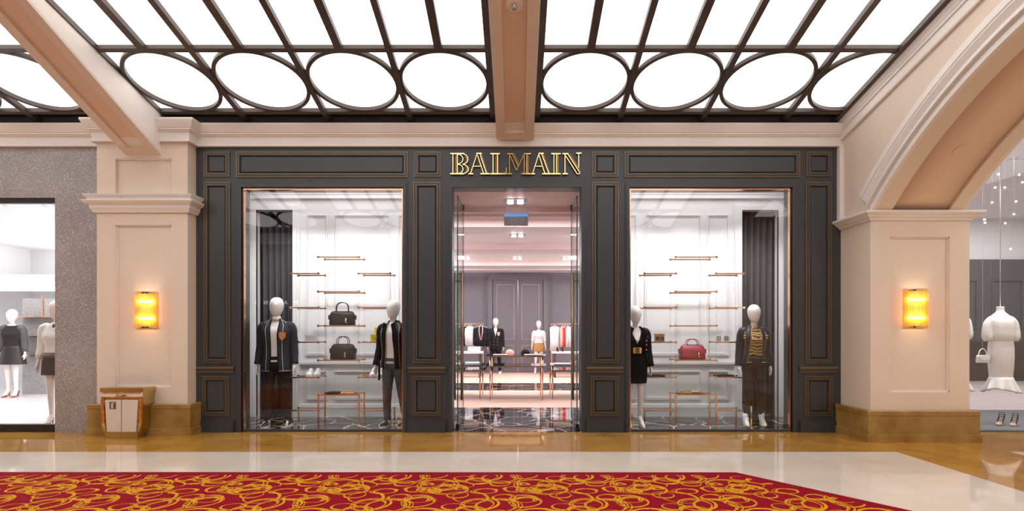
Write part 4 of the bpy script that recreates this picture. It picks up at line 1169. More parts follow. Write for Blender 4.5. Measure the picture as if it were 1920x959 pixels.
def build_body(B, pose, parent, m, voxel, head=True):
    mb = MB()
    mb.loft([ring(*v) for v in cr(B['torso'], 26)])
    if head:
        mb.loft([ring(v[0], v[1], v[2], v[3], 28, 1.0) for v in cr(B['head'], 20)])
        z0 = B['torso'][-1][0] - .05
        mb.tube([(0, .02, z0), (0, -.004, z0 + .07), (0, -.022, B['head'][2][0])], [.058, .050, .048] if B is MALE else [.047, .041, .040], 16)
    for i, s in enumerate((-1, 1)):
        a = cr(arm_path(B, s, *pose['arms'][i]), 12)
        mb.tube(a, rads(B['armr'], 12), 12); mb.sphere(a[0], B['armr'][0])
        hand(mb, a[-1], s, 1.0 if B is MALE else .9)
        l = cr(leg_path(B, s, *pose['legs'][i]), 14)
        mb.tube(l, rads(B['legr'], 14), 14)
        an = l[-1]; f = B['foot']
        if f: mb.tube([an + Vector((0, .02, .02)), an + Vector((0, -.01, -.035)), an + Vector((s * .01, -.075, -.10)), an + Vector((s * .015, -.13, -.128)), an + Vector((s * .012, -.165, -.133))], [.031, .036, .036, .030, .014], 12)
        else: mb.tube([an + Vector((0, .06, -.05)), an + Vector((0, .01, -.045)), an + Vector((s * .012, -.10, -.065)), an + Vector((s * .02, -.18, -.075))], [.036, .042, .036, .022], 12)
    return remeshed(mb, 'body', m, parent, voxel, 4)
def shell(rows, gap=None, n=36, e=.85, nr=22, sway=0.0):
    """closed or front-open garment tube from (z, rx, ry, yo) rows; returns rings"""
    out = []
    for v in cr(rows, nr):
        g = lerp_tab(gap, v[0]) if gap else 0.0
        a0 = math.asin(min(.98, g / v[1]) ** (1 / e)) if g > 0 else 0.0001
        out.append(ring(v[0], v[1], v[2], v[3], n, e, a0 if gap else 0.0))
    return out
def fatten(rows, dx, dy, z0=None, z1=None):
    return [(r[0], r[1] + dx, r[2] + dy, r[3]) for r in rows if (z0 is None or r[0] >= z0) and (z1 is None or r[0] <= z1)]
def cloth(rings, name, m, parent, gap=True, th=.007):
    mb = MB().loft(rings, close=not gap, caps=False)
    o = mb.build(name, m, parent, True)
    s = o.modifiers.new('so', 'SOLIDIFY'); s.thickness = th; s.offset = -1
    return o
def sleeves(B, pose, parent, m, add=.016, end=1.0, wide=0.0):
    for i, s in enumerate((-1, 1)):
        a = cr(arm_path(B, s, *pose['arms'][i]), 16); r = rads([x + add for x in B['armr']], 16)
        k = max(3, int(16 * end))
        r = [x + wide * (j / 15) for j, x in enumerate(r)]
        mb = MB(); P = [a[0] + Vector((-s * .035, .0, .012))] + a[:k]; R_ = [r[0] * .9] + r[:k]
        # light creasing
        R_ = [x * (1 + .035 * math.sin(j * 2.1)) for j, x in enumerate(R_)]
        mb.tube(P, R_, 16); mb.build('sleeve', m, parent, True)
def trousers(B, pose, parent, m, name='trousers', add=.010, zend=None, slim=1.0, voxel=.011):
    mb = MB()
    mb.loft([ring(*v) for v in cr(fatten(B['torso'], .012, .012, None, 1.06), 8)])
    for i, s in enumerate((-1, 1)):
        l = cr(leg_path(B, s, *pose['legs'][i]), 26); r = rads([x + add for x in B['legr']], 26)
        if zend: k = [j for j, p in enumerate(l) if p.z >= zend]; l = [l[j] for j in k]; r = [r[j] for j in k]
        r = [x * slim * (1 + .03 * math.sin(j * 1.9 + i)) for j, x in enumerate(r)]
        mb.tube(l, r, 18)
    return remeshed(mb, name, m, parent, voxel, 3)
def edge_tube(rings, idx, rad, m, name, parent, k0=0, k1=None, n=6):
    pts = [r[idx] for r in rings][k0:k1]
    return MB().tube(pts, rad, n).build(name, m, parent, True)
def mshoes(B, pose, parent, mu, msole):
    for i, s in enumerate((-1, 1)):
        an = leg_path(B, s, *pose['legs'][i])[-1]
        u, so = MB(), MB(); shoe_mesh(u, so, .285, .050, .095, an.x + s * .012, an.y, 0.0, -s * .12)
        o = u.build('shoe', mu, parent, True); so.build('sole', msole, o)
def mann(loc, rz, H, B, label, pose, voxel=.008, m=M_MANN, head=True):
    r = empty('mannequin', loc, rz); k = H / B['h']; r.scale = (k, k, k)
    tag(r, label, 'mannequin')
    build_body(B, pose, r, m, voxel, head)
    return r
def stand(r, x=.0, h=.30, m=None):
    MB().tube([(x, .11, 0.0), (x, .11, h)], .011, 10).build('stand_rod', m or M_GOLD, r, True)
    MB().tube([(x, .11, 0.0), (x, .11, .006)], .13, 28).build('stand_plate', M_GOLD, r)
Z0 = ((0, 0, 0), (0, 0, 0))
POSE_A = dict(arms=(Z0, Z0), legs=((0.022, -.03), (.028, .02)))
POSE_B = dict(arms=(((.015, .02, 0), (.02, .0, 0)), ((.01, .02, 0), (0, .03, 0))), legs=((.01, .0), (.04, .06)))
POSE_F = dict(arms=(Z0, Z0), legs=((0.0, .02), (-.02, -.03)))
JACKET = [(.80, .205, .140, .01), (.92, .200, .140, .01), (1.05, .186, .130, .004), (1.17, .185, .130, 0), (1.29, .202, .143, -.002), (1.39, .212, .142, .002), (1.455, .196, .118, .012), (1.505, .135, .092, .018), (1.54, .088, .078, .014), (1.56, .078, .073, .012)]
FJACK = [(.88, .190, .130, .012), (.97, .180, .130, .012), (1.06, .160, .115, .004), (1.13, .148, .112, 0), (1.22, .158, .122, -.008), (1.29, .172, .135, -.010), (1.35, .172, .118, .002), (1.40, .152, .098, .012), (1.44, .104, .078, .018), (1.475, .070, .064, .014)]
TEE = [(.93, .182, .126, .012)] + fatten(MALE['torso'], .012, .012, 1.0, 1.50) + [(1.535, .064, .064, .014)]
def crest(parent, x, y, z, s=1.0, m=None):
    m = m or mat('crest_embroidery', (0.62, 0.22, 0.08), 0.6, var=0.6, scale=70)
    MB().prism([(x - .036 * s, z + .05 * s), (x + .036 * s, z + .05 * s), (x + .036 * s, z - .01 * s), (x, z - .055 * s), (x - .036 * s, z - .01 * s)], y - .008, y + .03).build('crest_badge', m, parent)

# 1: crested charcoal blazer
r = mann((-3.52, 8.32, .004), .10, 1.885, MALE, 'mannequin in a white-edged charcoal blazer with a crest badge and white shirt', POSE_A, .0065)
cloth(shell(TEE), 'shirt', M_COTTON, r, False)
MB().tube([(0, -.012, 1.53), (0, -.018, 1.585)], [.066, .058], 20).build('shirt_collar', M_COTTON, r, True)
trousers(MALE, POSE_A, r, M_TROUS)
GAP = [(.8, .060), (1.0, .050), (1.3, .050), (1.5, .062), (1.56, .055)]
rg = shell(JACKET, GAP); j = cloth(rg, 'blazer', M_NAVY, r)
sleeves(MALE, POSE_A, j, M_NAVY)
for idx in (0, -1):
    edge_tube(rg, idx, .0075, M_BWOOL, 'edge_braid', j)
    pts = [Vector(q[idx]) for q in rg]; inner = MB().tube([p + Vector((.028 if idx == -1 else -.028, 0, 0)) * -1 * (1 if idx == 0 else 1) * (-1 if idx == 0 else 1) * 1 for p in pts], .004, 6)
for q_idx in (2, -3):
    edge_tube(rg, q_idx, .003, M_COTTON, 'white_piping', j)
bt = rg[0]; MB().tube([Vector(p) + Vector((0, -.003, .004)) for p in bt], .003, 6).build('white_piping', M_COTTON, j, True)
for s in (-1, 1):
    MB().tube(cr([(s * .085, -.055, 1.535), (s * .14, -.045, 1.50), (s * .20, -.02, 1.455)], 8), .004, 6).build('white_piping', M_COTTON, j, True)
crest(j, .115, -.142, 1.30, 1.15)
mshoes(MALE, POSE_A, r, M_BLACK, M_WHITE); stand(r, -.19, .30, M_COPPER)

# 2: leather jacket, white tee, washed jeans
r = mann((-1.80, 8.28, .004), -.28, 1.845, MALE, 'mannequin in a studded black leather jacket, white tee and washed grey jeans', POSE_B, .0065)
cloth(shell(TEE), 'tee', M_COTTON, r, False)
trousers(MALE, POSE_B, r, M_JEANS)
LJ = [(.87,) + JACKET[0][1:]] + JACKET[1:]
rg = shell(LJ, [(.87, .075), (1.1, .065), (1.4, .045), (1.5, .05), (1.56, .045)]); j = cloth(rg, 'leather_jacket', M_LEATHER, r)
sleeves(MALE, POSE_B, j, M_LEATHER, .02)
for q_idx in (0, 3, -1, -4): edge_tube(rg, q_idx, .0035, M_SILVER, 'zip', j, 0, 19)
for s in (-1, 1):
    st = MB()
    for k in range(7):
        for w_ in range(2): st.sphere((s * (.09 + .016 * k), -.07 - .02 * w_ + .006 * k, 1.525 - .012 * k - .018 * w_), .0055, n=8, m=5)
    st.build('studs', M_SILVER, j, True, joined=True)['kind'] = 'stuff'
    MB().prism([(s * .03, 1.50), (s * .085, 1.53), (s * .115, 1.40), (s * .06, 1.36)], -.150, -.132).build('lapel', M_LEATHER, j)
bl = MB().box(-.215, -.195, -.075, -.045, .68, 1.0); bl.build('hanging_belt', M_LEATHER, r)
st = MB()
for k in range(6): st.sphere((-.205, -.078, .72 + .045 * k), .004, n=8, m=5)
st.build('belt_eyelets', M_SILVER, r, True, joined=True)['kind'] = 'stuff'
mshoes(MALE, POSE_B, r, mat('dark_brown_suede', (0.025, 0.017, 0.016), 0.85), M_COTTON); stand(r, .02, .22)

# 3: belted black dress with leather jacket on the shoulders
r = mann((1.72, 8.30, .004), .06, 1.765, FEM, 'mannequin in a belted black knit dress with a leather jacket over the shoulders', POSE_F, .0065)
DR = [(.64, .168, .118, .012), (.75, .178, .124, .014), (.86, .178, .124, .014), (.95, .172, .122, .014), (1.04, .146, .102, .008), (1.10, .128, .094, 0), (1.18, .136, .103, -.006), (1.26, .152, .128, -.014), (1.33, .156, .112, -.002), (1.40, .126, .086, .012), (1.43, .092, .070, .018)]
rg = shell(DR, [(.64, 0), (1.20, .0), (1.24, .012), (1.42, .085), (1.5, .085)], nr=50); d = cloth(rg, 'dress', M_KNIT, r)
for z in [.66 + .03 * k for k in range(18)]:
    v = None
    rr = [(lerp_tab([(q[0], q[1]) for q in DR], z), lerp_tab([(q[0], q[2]) for q in DR], z), lerp_tab([(q[0], q[3]) for q in DR], z))][0]
    MB().tube(ring(z, rr[0] + .001, rr[1] + .001, rr[2], 36), .0045, 6, True).build('knit_rib', M_KNIT, d, True)
MB().tube(ring(1.12, .134, .100, 0, 36), .018, 8, True).build('belt', M_LEATHER, r, True)
b_ = MB().box(-.062, .062, -.122, -.098, 1.08, 1.165).build('gold_buckle', M_GOLD, r)
MB().box(-.03, .03, -.127, -.121, 1.085, 1.16).build('buckle_bar', M_GOLDFILL, b_)
FJ2 = [(q[0], q[1] + .022, q[2] + .014, q[3] + .01) for q in FJACK]
rg = shell(FJ2, [(.88, .165), (1.05, .135), (1.2, .105), (1.35, .085), (1.44, .07), (1.5, .055)]); j = cloth(rg, 'leather_jacket', M_LEATHER, r)
sleeves(FEM, POSE_F, j, M_LEATHER, .026)
for s in (-1, 1):
    for z in (1.265, 1.20, 1.13): MB().sphere((s * .135, -.112, z), .011, n=10, m=6).build('gold_button', M_GOLD, j, True)
    MB().prism([(s * .045, 1.45), (s * .085, 1.455), (s * .15, 1.36), (s * .10, 1.25), (s * .085, 1.34)], -.125, -.108).build('lapel', M_LEATHER, j)
def heels(parent, B, pose, m):
    for i, s in enumerate((-1, 1)):
        an = leg_path(B, s, *pose['legs'][i])[-1]
        mb = MB(); y = an.y
        rr = []
        for t, w, z0, z1 in ((.055, .018, .088, .135), (.02, .028, .075, .125), (-.03, .031, .045, .085), (-.08, .035, .008, .052), (-.13, .034, .0, .042), (-.17, .022, .0, .03), (-.20, .006, .002, .014)):
            rr.append([(an.x + s * .012 - w, y + t, z0), (an.x + s * .012 + w, y + t, z0), (an.x + s * .012 + w * .8, y + t, z1), (an.x + s * .012 - w * .8, y + t, z1)])
        mb.loft(rr)
        mb.tube([(an.x + s * .01, y + .045, .09), (an.x + s * .01, y + .05, 0)], [.014, .006], 8)
        mb.build('heel_shoe', m, parent, False, joined=True)
heels(r, FEM, POSE_F, mat('white_patent', (0.75, 0.71, 0.69), 0.25)); stand(r, -.02, .25, M_COPPER)

# 4: navy leather jacket, tiger top, oxblood trousers
r = mann((3.46, 8.32, .004), -.08, 1.785, FEM, 'mannequin in a zipped navy leather jacket, gold tiger print top and oxblood trousers', POSE_A, .0065)
cloth(shell(fatten(FEM['torso'], .012, .012, 1.0, 1.44) + [(1.465, .055, .056, .014)], nr=24), 'tiger_top', M_TIGER, r, False)
trousers(FEM, POSE_A, r, M_BURG, add=.008, zend=.17)
MB().tube(ring(1.0, .158, .112, .01, 36), .017, 8, True).build('belt', M_BLACK, r, True)
rg = shell(FJACK, [(.88, .125), (1.05, .098), (1.25, .078), (1.40, .066), (1.475, .045)]); j = cloth(rg, 'leather_jacket', M_NLEATHER, r)
sleeves(FEM, POSE_A, j, M_NLEATHER, .022)
for q_idx in (0, 4, -1, -5): edge_tube(rg, q_idx, .003, M_GOLD, 'gold_zip', j, 1, 19)
for s in (-1, 1):
    for z in (1.325, 1.29): MB().box(s * .155 - .02, s * .155 + .02, -.095, -.06, z - .006, z + .006).build('shoulder_buckle', M_GOLD, j)
    MB().box(s * .10 - .03, s * .10 + .03, -.122, -.11, .935, .943).build('pocket_zip', M_GOLD, r)
for i, s in enumerate((-1, 1)):
    an = leg_path(FEM, s, *POSE_A['legs'][i])[-1]; mb = MB()
    mb.loft([ring(z, rx, ry, 0, 20, 1) if False else [(an.x + s * .01 + p[0], an.y + yo + p[1], z) for p in ring(z, rx, ry, 0, 20, 1)] for z, rx, ry, yo in ((.0, .036, .085, -.065), (.02, .039, .09, -.065), (.05, .039, .075, -.045), (.09, .038, .05, -.015), (.14, .038, .042, 0), (.19, .040, .044, 0))])
    mb.build('ankle_boot', M_COTTON, r, True)
stand(r, .0, .28)

# 5, 6: mannequins at the back of the shop
r = mann((-.72, 18.9, .004), 0, 1.86, MALE, 'mannequin in a black double-breasted blazer with gold buttons inside the shop', POSE_A, .011)
cloth(shell(TEE), 'shirt', M_COTTON, r, False); trousers(MALE, POSE_A, r, M_BWOOL)
rg = shell(JACKET, [(.8, 0), (1.25, 0), (1.5, .06), (1.56, .05)]); j = cloth(rg, 'blazer', M_BWOOL, r); sleeves(MALE, POSE_A, j, M_BWOOL)
for s in (-1, 1):
    for z in (1.18, 1.08, .97): MB().sphere((s * .06, -.135, z), .013, n=8, m=5).build('gold_button', M_GOLD, j, True)
crest(j, .10, -.14, 1.33, 1.3, mat('crest_rose', (0.75, 0.38, 0.30), 0.6, var=0.4, scale=60)); mshoes(MALE, POSE_A, r, M_COTTON, M_WHITE)
r = mann((.71, 18.9, .004), 0, 1.78, FEM, 'mannequin in a white blouse and orange tiger print skirt inside the shop', POSE_A, .011)
BL = fatten(FEM['torso'], .020, .018, .98, 1.44) + [(1.465, .058, .058, .014)]
bl = cloth(shell(BL), 'blouse', M_COTTON, r, False); sleeves(FEM, POSE_A, bl, M_COTTON, .02, .8)
cloth(shell([(.76, .178, .12, .012), (.86, .18, .122, .014), (.95, .176, .122, .014), (1.04, .150, .104, .008)], nr=10), 'skirt', M_TIGER2, r, False)

# 7, 8: mannequins of the boutique at the left
r = mann((-10.75, 12.1, .008), .25, 1.87, FEM, 'mannequin in a black sheer jacket and short black skirt deep in the white boutique', POSE_F, .010, M_SKIN)
b2 = cloth(shell(BL), 'jacket', M_BWOOL, r, False); sleeves(FEM, POSE_F, b2, mat('sheer_black', (0.05, 0.05, 0.055), 0.7), .03, .95)
MB().tube(ring(1.45, .066, .064, .0, 24), .012, 8, True).build('white_collar', M_COTTON, r, True)
cloth(shell([(.66, .235, .17, .012), (.76, .215, .155, .014), (.88, .19, .135, .014), (1.04, .152, .106, .008)], nr=12), 'skirt', M_BLACK, r, False)
heels(r, FEM, POSE_F, mat('red_strap_sandal', (0.25, 0.07, 0.06), 0.4))
r = mann((-6.80, 8.40, .008), .22, 1.84, FEM, 'mannequin in a white blouse and dark brown skirt beside the terrazzo pier', POSE_F, .008, M_SKIN)
b2 = cloth(shell(BL), 'blouse', M_COTTON, r, False); sleeves(FEM, POSE_F, b2, M_COTTON, .026, .9)
sk = cloth(shell([(.72, .190, .135, .012), (.82, .188, .13, .014), (.93, .178, .124, .014), (1.0, .160, .112, .01)], nr=12), 'skirt', mat('dark_brown_tweed', (0.03, 0.022, 0.02), 0.85, var=.4, scale=60), r, False)
MB().tube(ring(.995, .160, .112, .01, 36), .03, 8, True).build('jewelled_waistband', mat('brown_jewels', (0.12, 0.07, 0.05), 0.3, 0.3, var=.8, scale=90), sk, True)
MB().tube([(0, -.07, 1.44), (-.01, -.075, 1.36)], [.02, .012], 8).build('neck_bow', M_BLACK, r, True)
cap = MB(); cap.loft([ring(z, rx, ry, .004, 28, 1.0) for z, rx, ry in ((1.655, .094, .106), (1.70, .096, .108), (1.745, .076, .087), (1.775, .042, .05), (1.786, .01, .01))]); cap.build('sculpted_hair', M_WHITE, r, True)
heels(r, FEM, POSE_F, mat('dark_jewelled_heel', (0.06, 0.055, 0.06), 0.35, var=.6, scale=60))

# ------------------------------------------------------------------ furniture and stock inside the shop
def glass_table(loc, w, d, tiers, label, cross=True):
    r = empty('glass_table', loc); tag(r, label, 'table')
    for z in tiers:
        t = MB().box(-w / 2 - .1, w / 2 + .1, -d / 2 - .05, d / 2 + .05, z - .012, z).build('table_top', mat('tinted_table_glass', (0.05, 0.09, 0.12), 0.05), r)
        MB().box(-w / 2, w / 2, -d / 2 - .02, -d / 2, z - .03, z - .012).box(-w / 2, w / 2, d / 2, d / 2 + .02, z - .03, z - .012).build('apron_bar', M_COPPER, r)
    zt = max(tiers) - .012
    for x in (-w / 2, w / 2):
        for y in (-d / 2, d / 2):
            MB().tube([(x, y, 0), (x, y, zt)], [.011, .017], 10).build('leg', M_COPPER, r, True)
    if cross:
        for s in (-1, 1): MB().tube([(-w / 2, -s * d / 2, .22), (0, 0, .25), (w / 2, s * d / 2, .22)], .009, 8).build('stretcher', M_COPPER, r, True)
    return r
glass_table((-.02, 11.98, .004), 1.06, .95, (.905, .70), 'copper and glass table in the middle of the shop')
glass_table((-1.32, 12.2, .004), 1.1, .9, (.60, .70), 'low copper and glass table left of the middle table', False)
glass_table((1.28, 12.2, .004), 1.1, .9, (.60, .70), 'low copper and glass table right of the middle table', False)
def stack_cloth(loc, w, d, h, m, label, name='folded_garment'):
    o = MB().loft([[(w / 2 * k, -d / 2 * k, z), (w / 2 * k, d / 2 * k, z), (-w / 2 * k, d / 2 * k, z), (-w / 2 * k, -d / 2 * k, z)] for z, k in ((0, .97), (h * .3, 1), (h * .7, 1), (h, .93))]).build(name, m, None, False, loc)
    tag(o, label, 'clothing'); return o
stack_cloth((-.35, 11.75, .909), .3, .3, .02, M_PINKCLOTH, 'blush folded garment on the middle table, under the pale cap')
stack_cloth((.32, 11.75, .909), .36, .3, .02, M_PINKCLOTH, 'blush folded garment on the middle table, beside the black cap')
stack_cloth((-.95, 12.0, .704), .30, .3, .05, M_COTTON, 'white folded garment on the low table left of the middle table')
stack_cloth((-1.35, 12.05, .704), .36, .3, .025, M_COTTON, 'flat white folded garment beside the left pull handle')
stack_cloth((.95, 12.0, .704), .34, .3, .03, M_COTTON, 'white folded garment on the low table right of the middle table')
stack_cloth((1.2, 12.3, .704), .08, .2, .06, mat('magenta_leather', (0.5, 0.03, 0.16), 0.4), 'small magenta pouch on the low table at the right', 'pouch')
def cap_hat(loc, m, label):
    r = empty('cap', loc); tag(r, label, 'hat')
    MB().loft([ring(z, a, a * 1.1, 0, 24, 1.0) for z, a in ((0, .095), (.04, .097), (.08, .080), (.105, .045), (.112, .01))]).build('crown', m, r, True)
    MB().loft([ring(z, a, b, c, 24, 1.0) for z, a, b, c in ((0.0, .085, .075, -.11), (.008, .085, .075, -.11))]).build('peak', m, r)
    MB().sphere((0, 0, .113), .008, n=8, m=5).build('button', m, r, True)
cap_hat((-.16, 12.1, .909), M_PINKCLOTH, 'pale blush cap on the middle glass table')
cap_hat((.17, 12.1, .909), M_BWOOL, 'black cap on the middle glass table')
# wall consoles and clothes rails
for s in (-1, 1):
    lab = ('left', 'right')[(s + 1) // 2]
    c = empty('console_table', (s * 2.0, 17.5, .004)); tag(c, ('white topped console table under the black jacket rail', 'white topped console table under the white dress rail')[(s + 1) // 2], 'table')
    MB().box(-.95, .95, -.25, .25, .74, .80).build('table_top', M_WHITE, c)
    for x in (-.85, .85):
        for y in (-.2, .2): MB().box(x - .025, x + .025, y - .025, y + .025, 0, .74).build('leg', M_BROWNW, c)
    MB().box(-.85, .85, -.02, .02, .2, .24).build('stretcher', M_BROWNW, c)
    ra = empty('clothes_rail', (s * 2.1, 18.3, .004)); tag(ra, ('copper clothes rail at the left of the shop, hung with black and white', 'copper clothes rail at the right of the shop, with a red garment')[(s + 1) // 2], 'rail')
    MB().tube([(-1.07, 0, 1.655), (1.07, 0, 1.655)], .014, 10).build('hanging_bar', M_COPPER, ra, True)
    for x in (-1.0, 1.0): MB().tube([(x, .0, 0), (x, 0, 1.655)], .014, 10).build('upright', M_COPPER, ra, True)
    for x in (-1.0, 1.0): MB().box(x - .02, x + .02, -.2, .2, 0, .02).build('foot', M_COPPER, ra)
def garment(loc, rz, m, label, L=.62, W_=.42, sleeve=True, trim=None, name='hanging_jacket'):
    r = empty(name, loc, rz); tag(r, label, 'clothing', 'garments on the shop rails')
    h = MB().tube([(-W_ * .46, 0, -.10), (0, 0, -.035), (W_ * .46, 0, -.10)], .009, 8)
    h.tube([(0, 0, -.04), (0, 0, -.01), (.016, 0, .012), (.0, 0, .028), (-.018, 0, .018)], .004, 6); h.build('hanger', M_WHITE, r, True, joined=True)
    rows = [(-.07, W_ * .16, .035), (-.10, W_ * .40, .05), (-.14, W_ * .47, .06), (-.25, W_ * .44, .07), (-L * .6, W_ * .42, .065), (-L, W_ * .46, .07)]
    MB().loft([ring(z, a, b, 0, 20) for z, a, b in rows]).build('garment_body', m, r, True)
    if sleeve:
        for s in (-1, 1): MB().tube([(s * W_ * .42, 0, -.13), (s * W_ * .53, 0, -.3), (s * W_ * .55, -.01, -L * .95)], [.055, .05, .04], 10).build('sleeve', m, r, True)
    if trim:
        for s in (-1, 1): MB().tube([(s * .05, -.04, -.07), (s * .06, -.075, -.2), (s * .012, -.085, -.5)], .014, 8).build('satin_lapel', trim, r, True)
ZR = 1.655 - .012
garment((-1.17, 18.3, ZR), 0, M_BWOOL, 'black jacket with blush satin lapels hanging face on, on the rail end', .70, .44, True, M_PINKCLOTH)
for i, (x, m, l) in enumerate(((-1.48, M_COTTON, 'white shirt on the rail next to the lapelled jacket'), (-1.56, M_COTTON, 'white shirt second along from the lapelled jacket'), (-1.68, M_BWOOL, 'black jacket hanging behind the white shirts'), (-1.80, M_BWOOL, 'black jacket on the rail beside the glass door'))):
    garment((x, 18.3, ZR), 1.25, m, l, .68, .42)
garment((1.20, 18.3, ZR), 0, M_COTTON, 'long white sleeveless dress hanging face on, on the rail end', .84, .34, False, None, 'hanging_dress')
for i, (x, m, l) in enumerate(((1.45, M_PINKCLOTH, 'blush garment on the rail beside the white dress'), (1.54, M_REDCLOTH, 'red garment hanging among the white ones'), (1.63, M_COTTON, 'white garment hanging just past the red one'), (1.74, M_COTTON, 'white garment on the rail nearest the glass door'))):
    garment((x, 18.3, ZR), 1.25, m, l, .72, .40, False)
box_thing('shoe_box', (-1.32, 17.42, .804), (.38, .24, .15), M_WHITE, 'white shoe box on the console under the black jackets', 'box')
for i, x in enumerate((1.23, 1.38)):
    r = empty('sandal', (x, 17.42, .804)); tag(r, ('black strappy sandal nearer the tiger skirt mannequin on the console', 'black strappy sandal nearer the glass door on the console')[i], 'shoe', 'sandals on the console')
    MB().loft([[(-.03, y, z), (.03, y, z), (.03, y, z + .012), (-.03, y, z + .012)] for y, z in ((.1, .10), (.02, .06), (-.05, .005), (-.13, 0))]).build('sole', M_BLACK, r)
    mb = MB().tube([(0, .095, .1), (0, .1, 0)], [.012, .006], 8); mb.build('heel', M_BLACK, r)
    for k, (y, z) in enumerate(((.06, .13), (.0, .09), (-.07, .05))): MB().tube([(-.032, y, z - .05), (-.02, y, z), (.02, y, z), (.032, y, z - .05)], .006, 6).build('strap', M_BLACK, r, True)

# downlights
def downlight(loc, label, k=1.0):
    r = empty('downlight', loc); tag(r, label, 'light', 'shop ceiling downlights')
    MB().box(-.17 * k, .17 * k, -.08 * k, .08 * k, -.012, 0).build('trim_plate', M_SILVER, r)
    for s in (-1, 1): MB().tube([(s * .075 * k, 0, -.05 * k), (s * .075 * k, 0, -.008)], [.05 * k, .04 * k], 16).build('lamp', emit('downlight_lamp', (1, .98, .97), 14.0), r, True)
downlight((-.03, 8.62, ZO + .01), 'twin downlight in the blush soffit just inside the shop door')
downlight((0, 12.1, 3.47), 'twin downlight over the middle glass table')
for x, l in ((-1.55, 'twin downlight deep in the shop above the black jackets'), (0, 'twin downlight deep in the shop on the centre line'), (1.48, 'twin downlight deep in the shop above the white dress')): downlight((x, 17.0, 3.62), l)
hs = empty('hanging_sign', (-.02, 9.05, 3.08)); tag(hs, 'grey notice panel with a blue top strip hanging inside the shop door', 'sign')
MB().box(-.19, .19, 0, .02, 0, .145).build('board', mat('notice_grey', (0.30, 0.28, 0.32), 0.5, var=.5, scale=45), hs)
MB().box(-.19, .19, -.004, .02, .145, .185).build('blue_strip', emit('blue_strip', (0.12, 0.36, 0.85), 0.5), hs)
for x in (-.17, .17): MB().tube([(x, .01, .185), (x, .01, .33)], .003, 6).build('hanging_rod', M_SILVER, hs, True)

# ------------------------------------------------------------------ boutique at the left
tp = empty('display_screen', (-10.6, 12.75, .008)); tag(tp, 'freestanding grey terrazzo display panel with copper shelves in the white boutique', 'display')
MB().box(-.45, .55, -.06, .06, 0, 2.13).build('panel', M_TERR, tp)
for x0, z in ((-.42, 1.72), (-.35, 1.28), (-.35, .86)): MB().box(x0, .5, -.3, -.06, z - .012, z + .012).build('copper_shelf', M_COPPER, tp)
MB().box(.0, .03, -.09, -.06, 1.72, 2.2).build('copper_upright', M_COPPER, tp)
for x, y, l in ((-8.63, 9.6, 'white spotlight on the boutique ceiling farther from the terrazzo pier'), (-7.98, 9.6, 'white spotlight on the boutique ceiling in the middle of three'), (-7.80, 9.6, 'white spotlight on the boutique ceiling nearest the terrazzo pier')):
    r = empty('spotlight', (x, y, 3.68)); tag(r, l, 'light', 'boutique spotlights')
    MB().tube([(0, 0, -.17), (0, 0, -.02)], .05, 16).build('can', mat('light_grey_metal', (0.55, 0.55, 0.56), 0.4), r, True)
    MB().tube([(0, 0, -.02), (0, 0, 0)], .03, 12).build('mount', M_SILVER, r)

# ------------------------------------------------------------------ dress shop beyond the arch
def dress_form(loc, label):
    r = empty('dress_form', loc); tag(r, label, 'dress form', 'white dresses on suspended forms')
    MB().loft([ring(*v, 24) for v in cr([(1.10, .10, .075, 0), (1.18, .06, .055, .01), (1.22, .045, .045, .01), (1.27, .045, .045, .01)], 10)]).build('neck_block', M_WHITE, r, True)
    MB().tube([(0, .01, 1.27), (0, .01, 4.1)], .006, 8).build('suspension_rod', M_SILVER, r, True)
    bod = shell([(.76, .15, .11, 0), (.82, .175, .13, 0), (.92, .175, .13, 0), (1.03, .170, .125, 0), (1.10, .150, .10, .005), (1.15, .10, .075, .01), (1.18, .062, .058, .01)], nr=18)
    b = cloth(bod, 'blouse', M_COTTON, r, False)
    for s in (-1, 1): MB().tube(cr([(s * .12, .0, 1.10), (s * .185, 0, 1.02), (s * .205, 0, .86), (s * .195, -.01, .76)], 10), [.045, .052, .056, .06, .062, .064, .067, .068, .058, .045], 14).build('sleeve', M_COTTON, b, True)
    rings = []
    for v in cr([(.76, .152, .108), (.66, .165, .118), (.45, .165, .118), (.24, .15, .105), (.20, .155, .11)], 14): rings.append(ring(v[0], v[1], v[2], 0, 72))
    sk = cloth(rings, 'skirt', M_COTTON, r, False)
    rr = []
    for t in [i / 7 for i in range(8)]:
        q = []
        for j in range(72):
            a = 2 * PI * j / 72; amp = 1 + .13 * t * math.sin(9 * a)
            q.append(((.158 + .085 * t) * amp * math.sin(a), -(.112 + .07 * t) * amp * math.cos(a), .225 - t * (.2 + .03 * math.sin(2 * a))))
        rr.append(q)
    cloth(rr, 'ruffle_hem', M_COTTON, sk, False)
    return r
dress_form((7.17, 8.43, .49), 'headless form in a white ruffle-hem dress, fully in view beyond the arch')
dress_form((6.47, 8.43, .52), 'white ruffle-hem dress on a form mostly hidden behind the arch column')
r = empty('mini_handbag', (6.90, 8.43, .925)); tag(r, 'small white handbag with a round handle hung beside the white dress', 'handbag')
MB().loft([ring(z, a, b, 0, 20, .5) for z, a, b in ((0, .088, .035), (.02, .092, .038), (.09, .085, .034), (.115, .078, .028))]).build('body', M_COTTON, r, True)
MB().prism([(-.08, .11), (.08, .11), (.07, .05), (0, .04), (-.07, .05)], -.045, -.03).build('flap', M_WHITE, r)
MB().tube([(.06 * math.cos(PI * i / 14), 0, .11 + .10 * math.sin(PI * i / 14)) for i in range(15)], .008, 8).build('handle', M_COTTON, r, True)
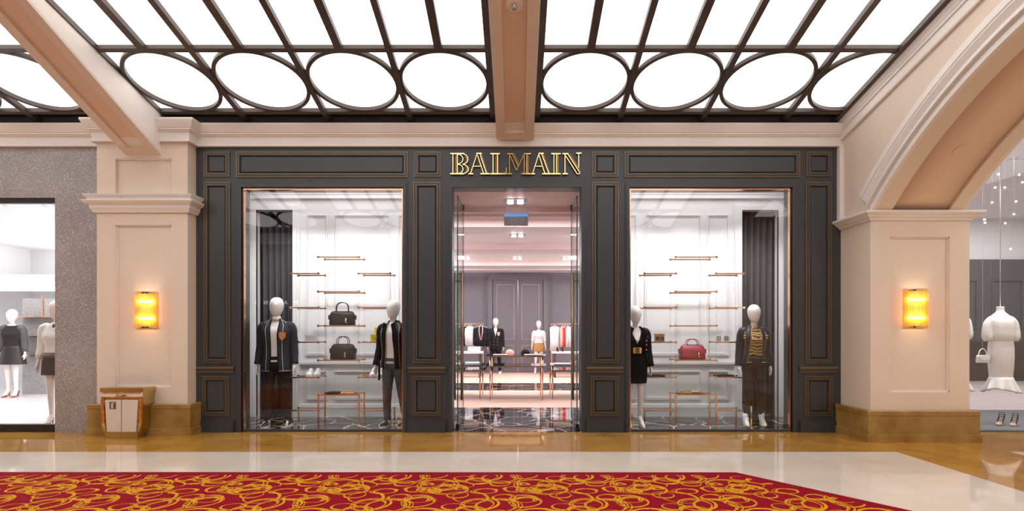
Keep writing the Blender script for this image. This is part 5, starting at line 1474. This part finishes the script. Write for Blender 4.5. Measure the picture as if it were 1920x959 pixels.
MB().tube([(0, 0, .21), (0, 0, 3.73)], .0015, 6).build('hanging_wire', M_SILVER, r)
for i, (x, y) in enumerate(((7.18, 8.45), (7.32, 8.38))):
    r = empty('strappy_sandal', (x, y, .006), -.9); tag(r, ('black and white strappy sandal under the dress, the one nearer the arch column', 'black and white strappy sandal under the dress, the one farther from the arch column')[i], 'shoe', 'sandals under the white dress')
    MB().loft([[(-.032, yy, z), (.032, yy, z), (.032, yy, z + .012), (-.032, yy, z + .012)] for yy, z in ((.10, .075), (.03, .05), (-.05, .005), (-.13, 0))]).build('sole', mat('tan_leather', (0.42, 0.2, 0.13), 0.5), r)
    MB().tube([(0, .095, .075), (0, .1, 0)], [.014, .008], 8).build('heel', M_BLACK, r)
    MB().loft([[(-w, yy, .01), (w, yy, .01), (w * .7, yy, h), (-w * .7, yy, h)] for yy, w, h in ((-.06, .036, .045), (-.10, .036, .04), (-.14, .02, .02))]).build('toe_cap', M_COTTON, r)
    for yy, z in ((.09, .17), (.07, .14), (.03, .115), (-.02, .085)): MB().tube([(-.034, yy, z - .06), (-.028, yy - .01, z), (.028, yy, z + .005), (.034, yy, z - .06)], .006, 6).build('strap', M_BLACK, r, True)
PL = [(1872, 327), (1911, 328), (1917, 342), (1884, 352), (1860, 380), (1905, 378), (1812, 386), (1847, 418), (1885, 419), (1901, 402), (1846, 412), (1835, 352), (1895, 467), (1866, 352)]
for i, (px, row) in enumerate(PL):
    y = 9.3 + .28 * (i % 5)
    X_, Z_ = (px - 970) * y / F, EYE + (625 - row) * y / F
    r = empty('pendant_light', (X_, y, Z_)); tag(r, 'tiny glass drop light hanging in the dress shop beyond the arch', 'light', 'glass drop lights of the dress shop')
    MB().tube([(0, 0, .012), (0, 0, 4.66 - Z_)], .0015, 5).build('wire', M_SILVER, r)
    MB().sphere((0, 0, 0), .016, n=10, m=6).build('bulb', emit('pin_light', (1, .97, .93), 9.0), r, True)
    MB().tube([(-.05, .01, -.03), (.0, 0, -.045), (.06, -.01, -.03)], [.004, .008, .004], 6).build('glass_drop', M_CLEAR, r, True)
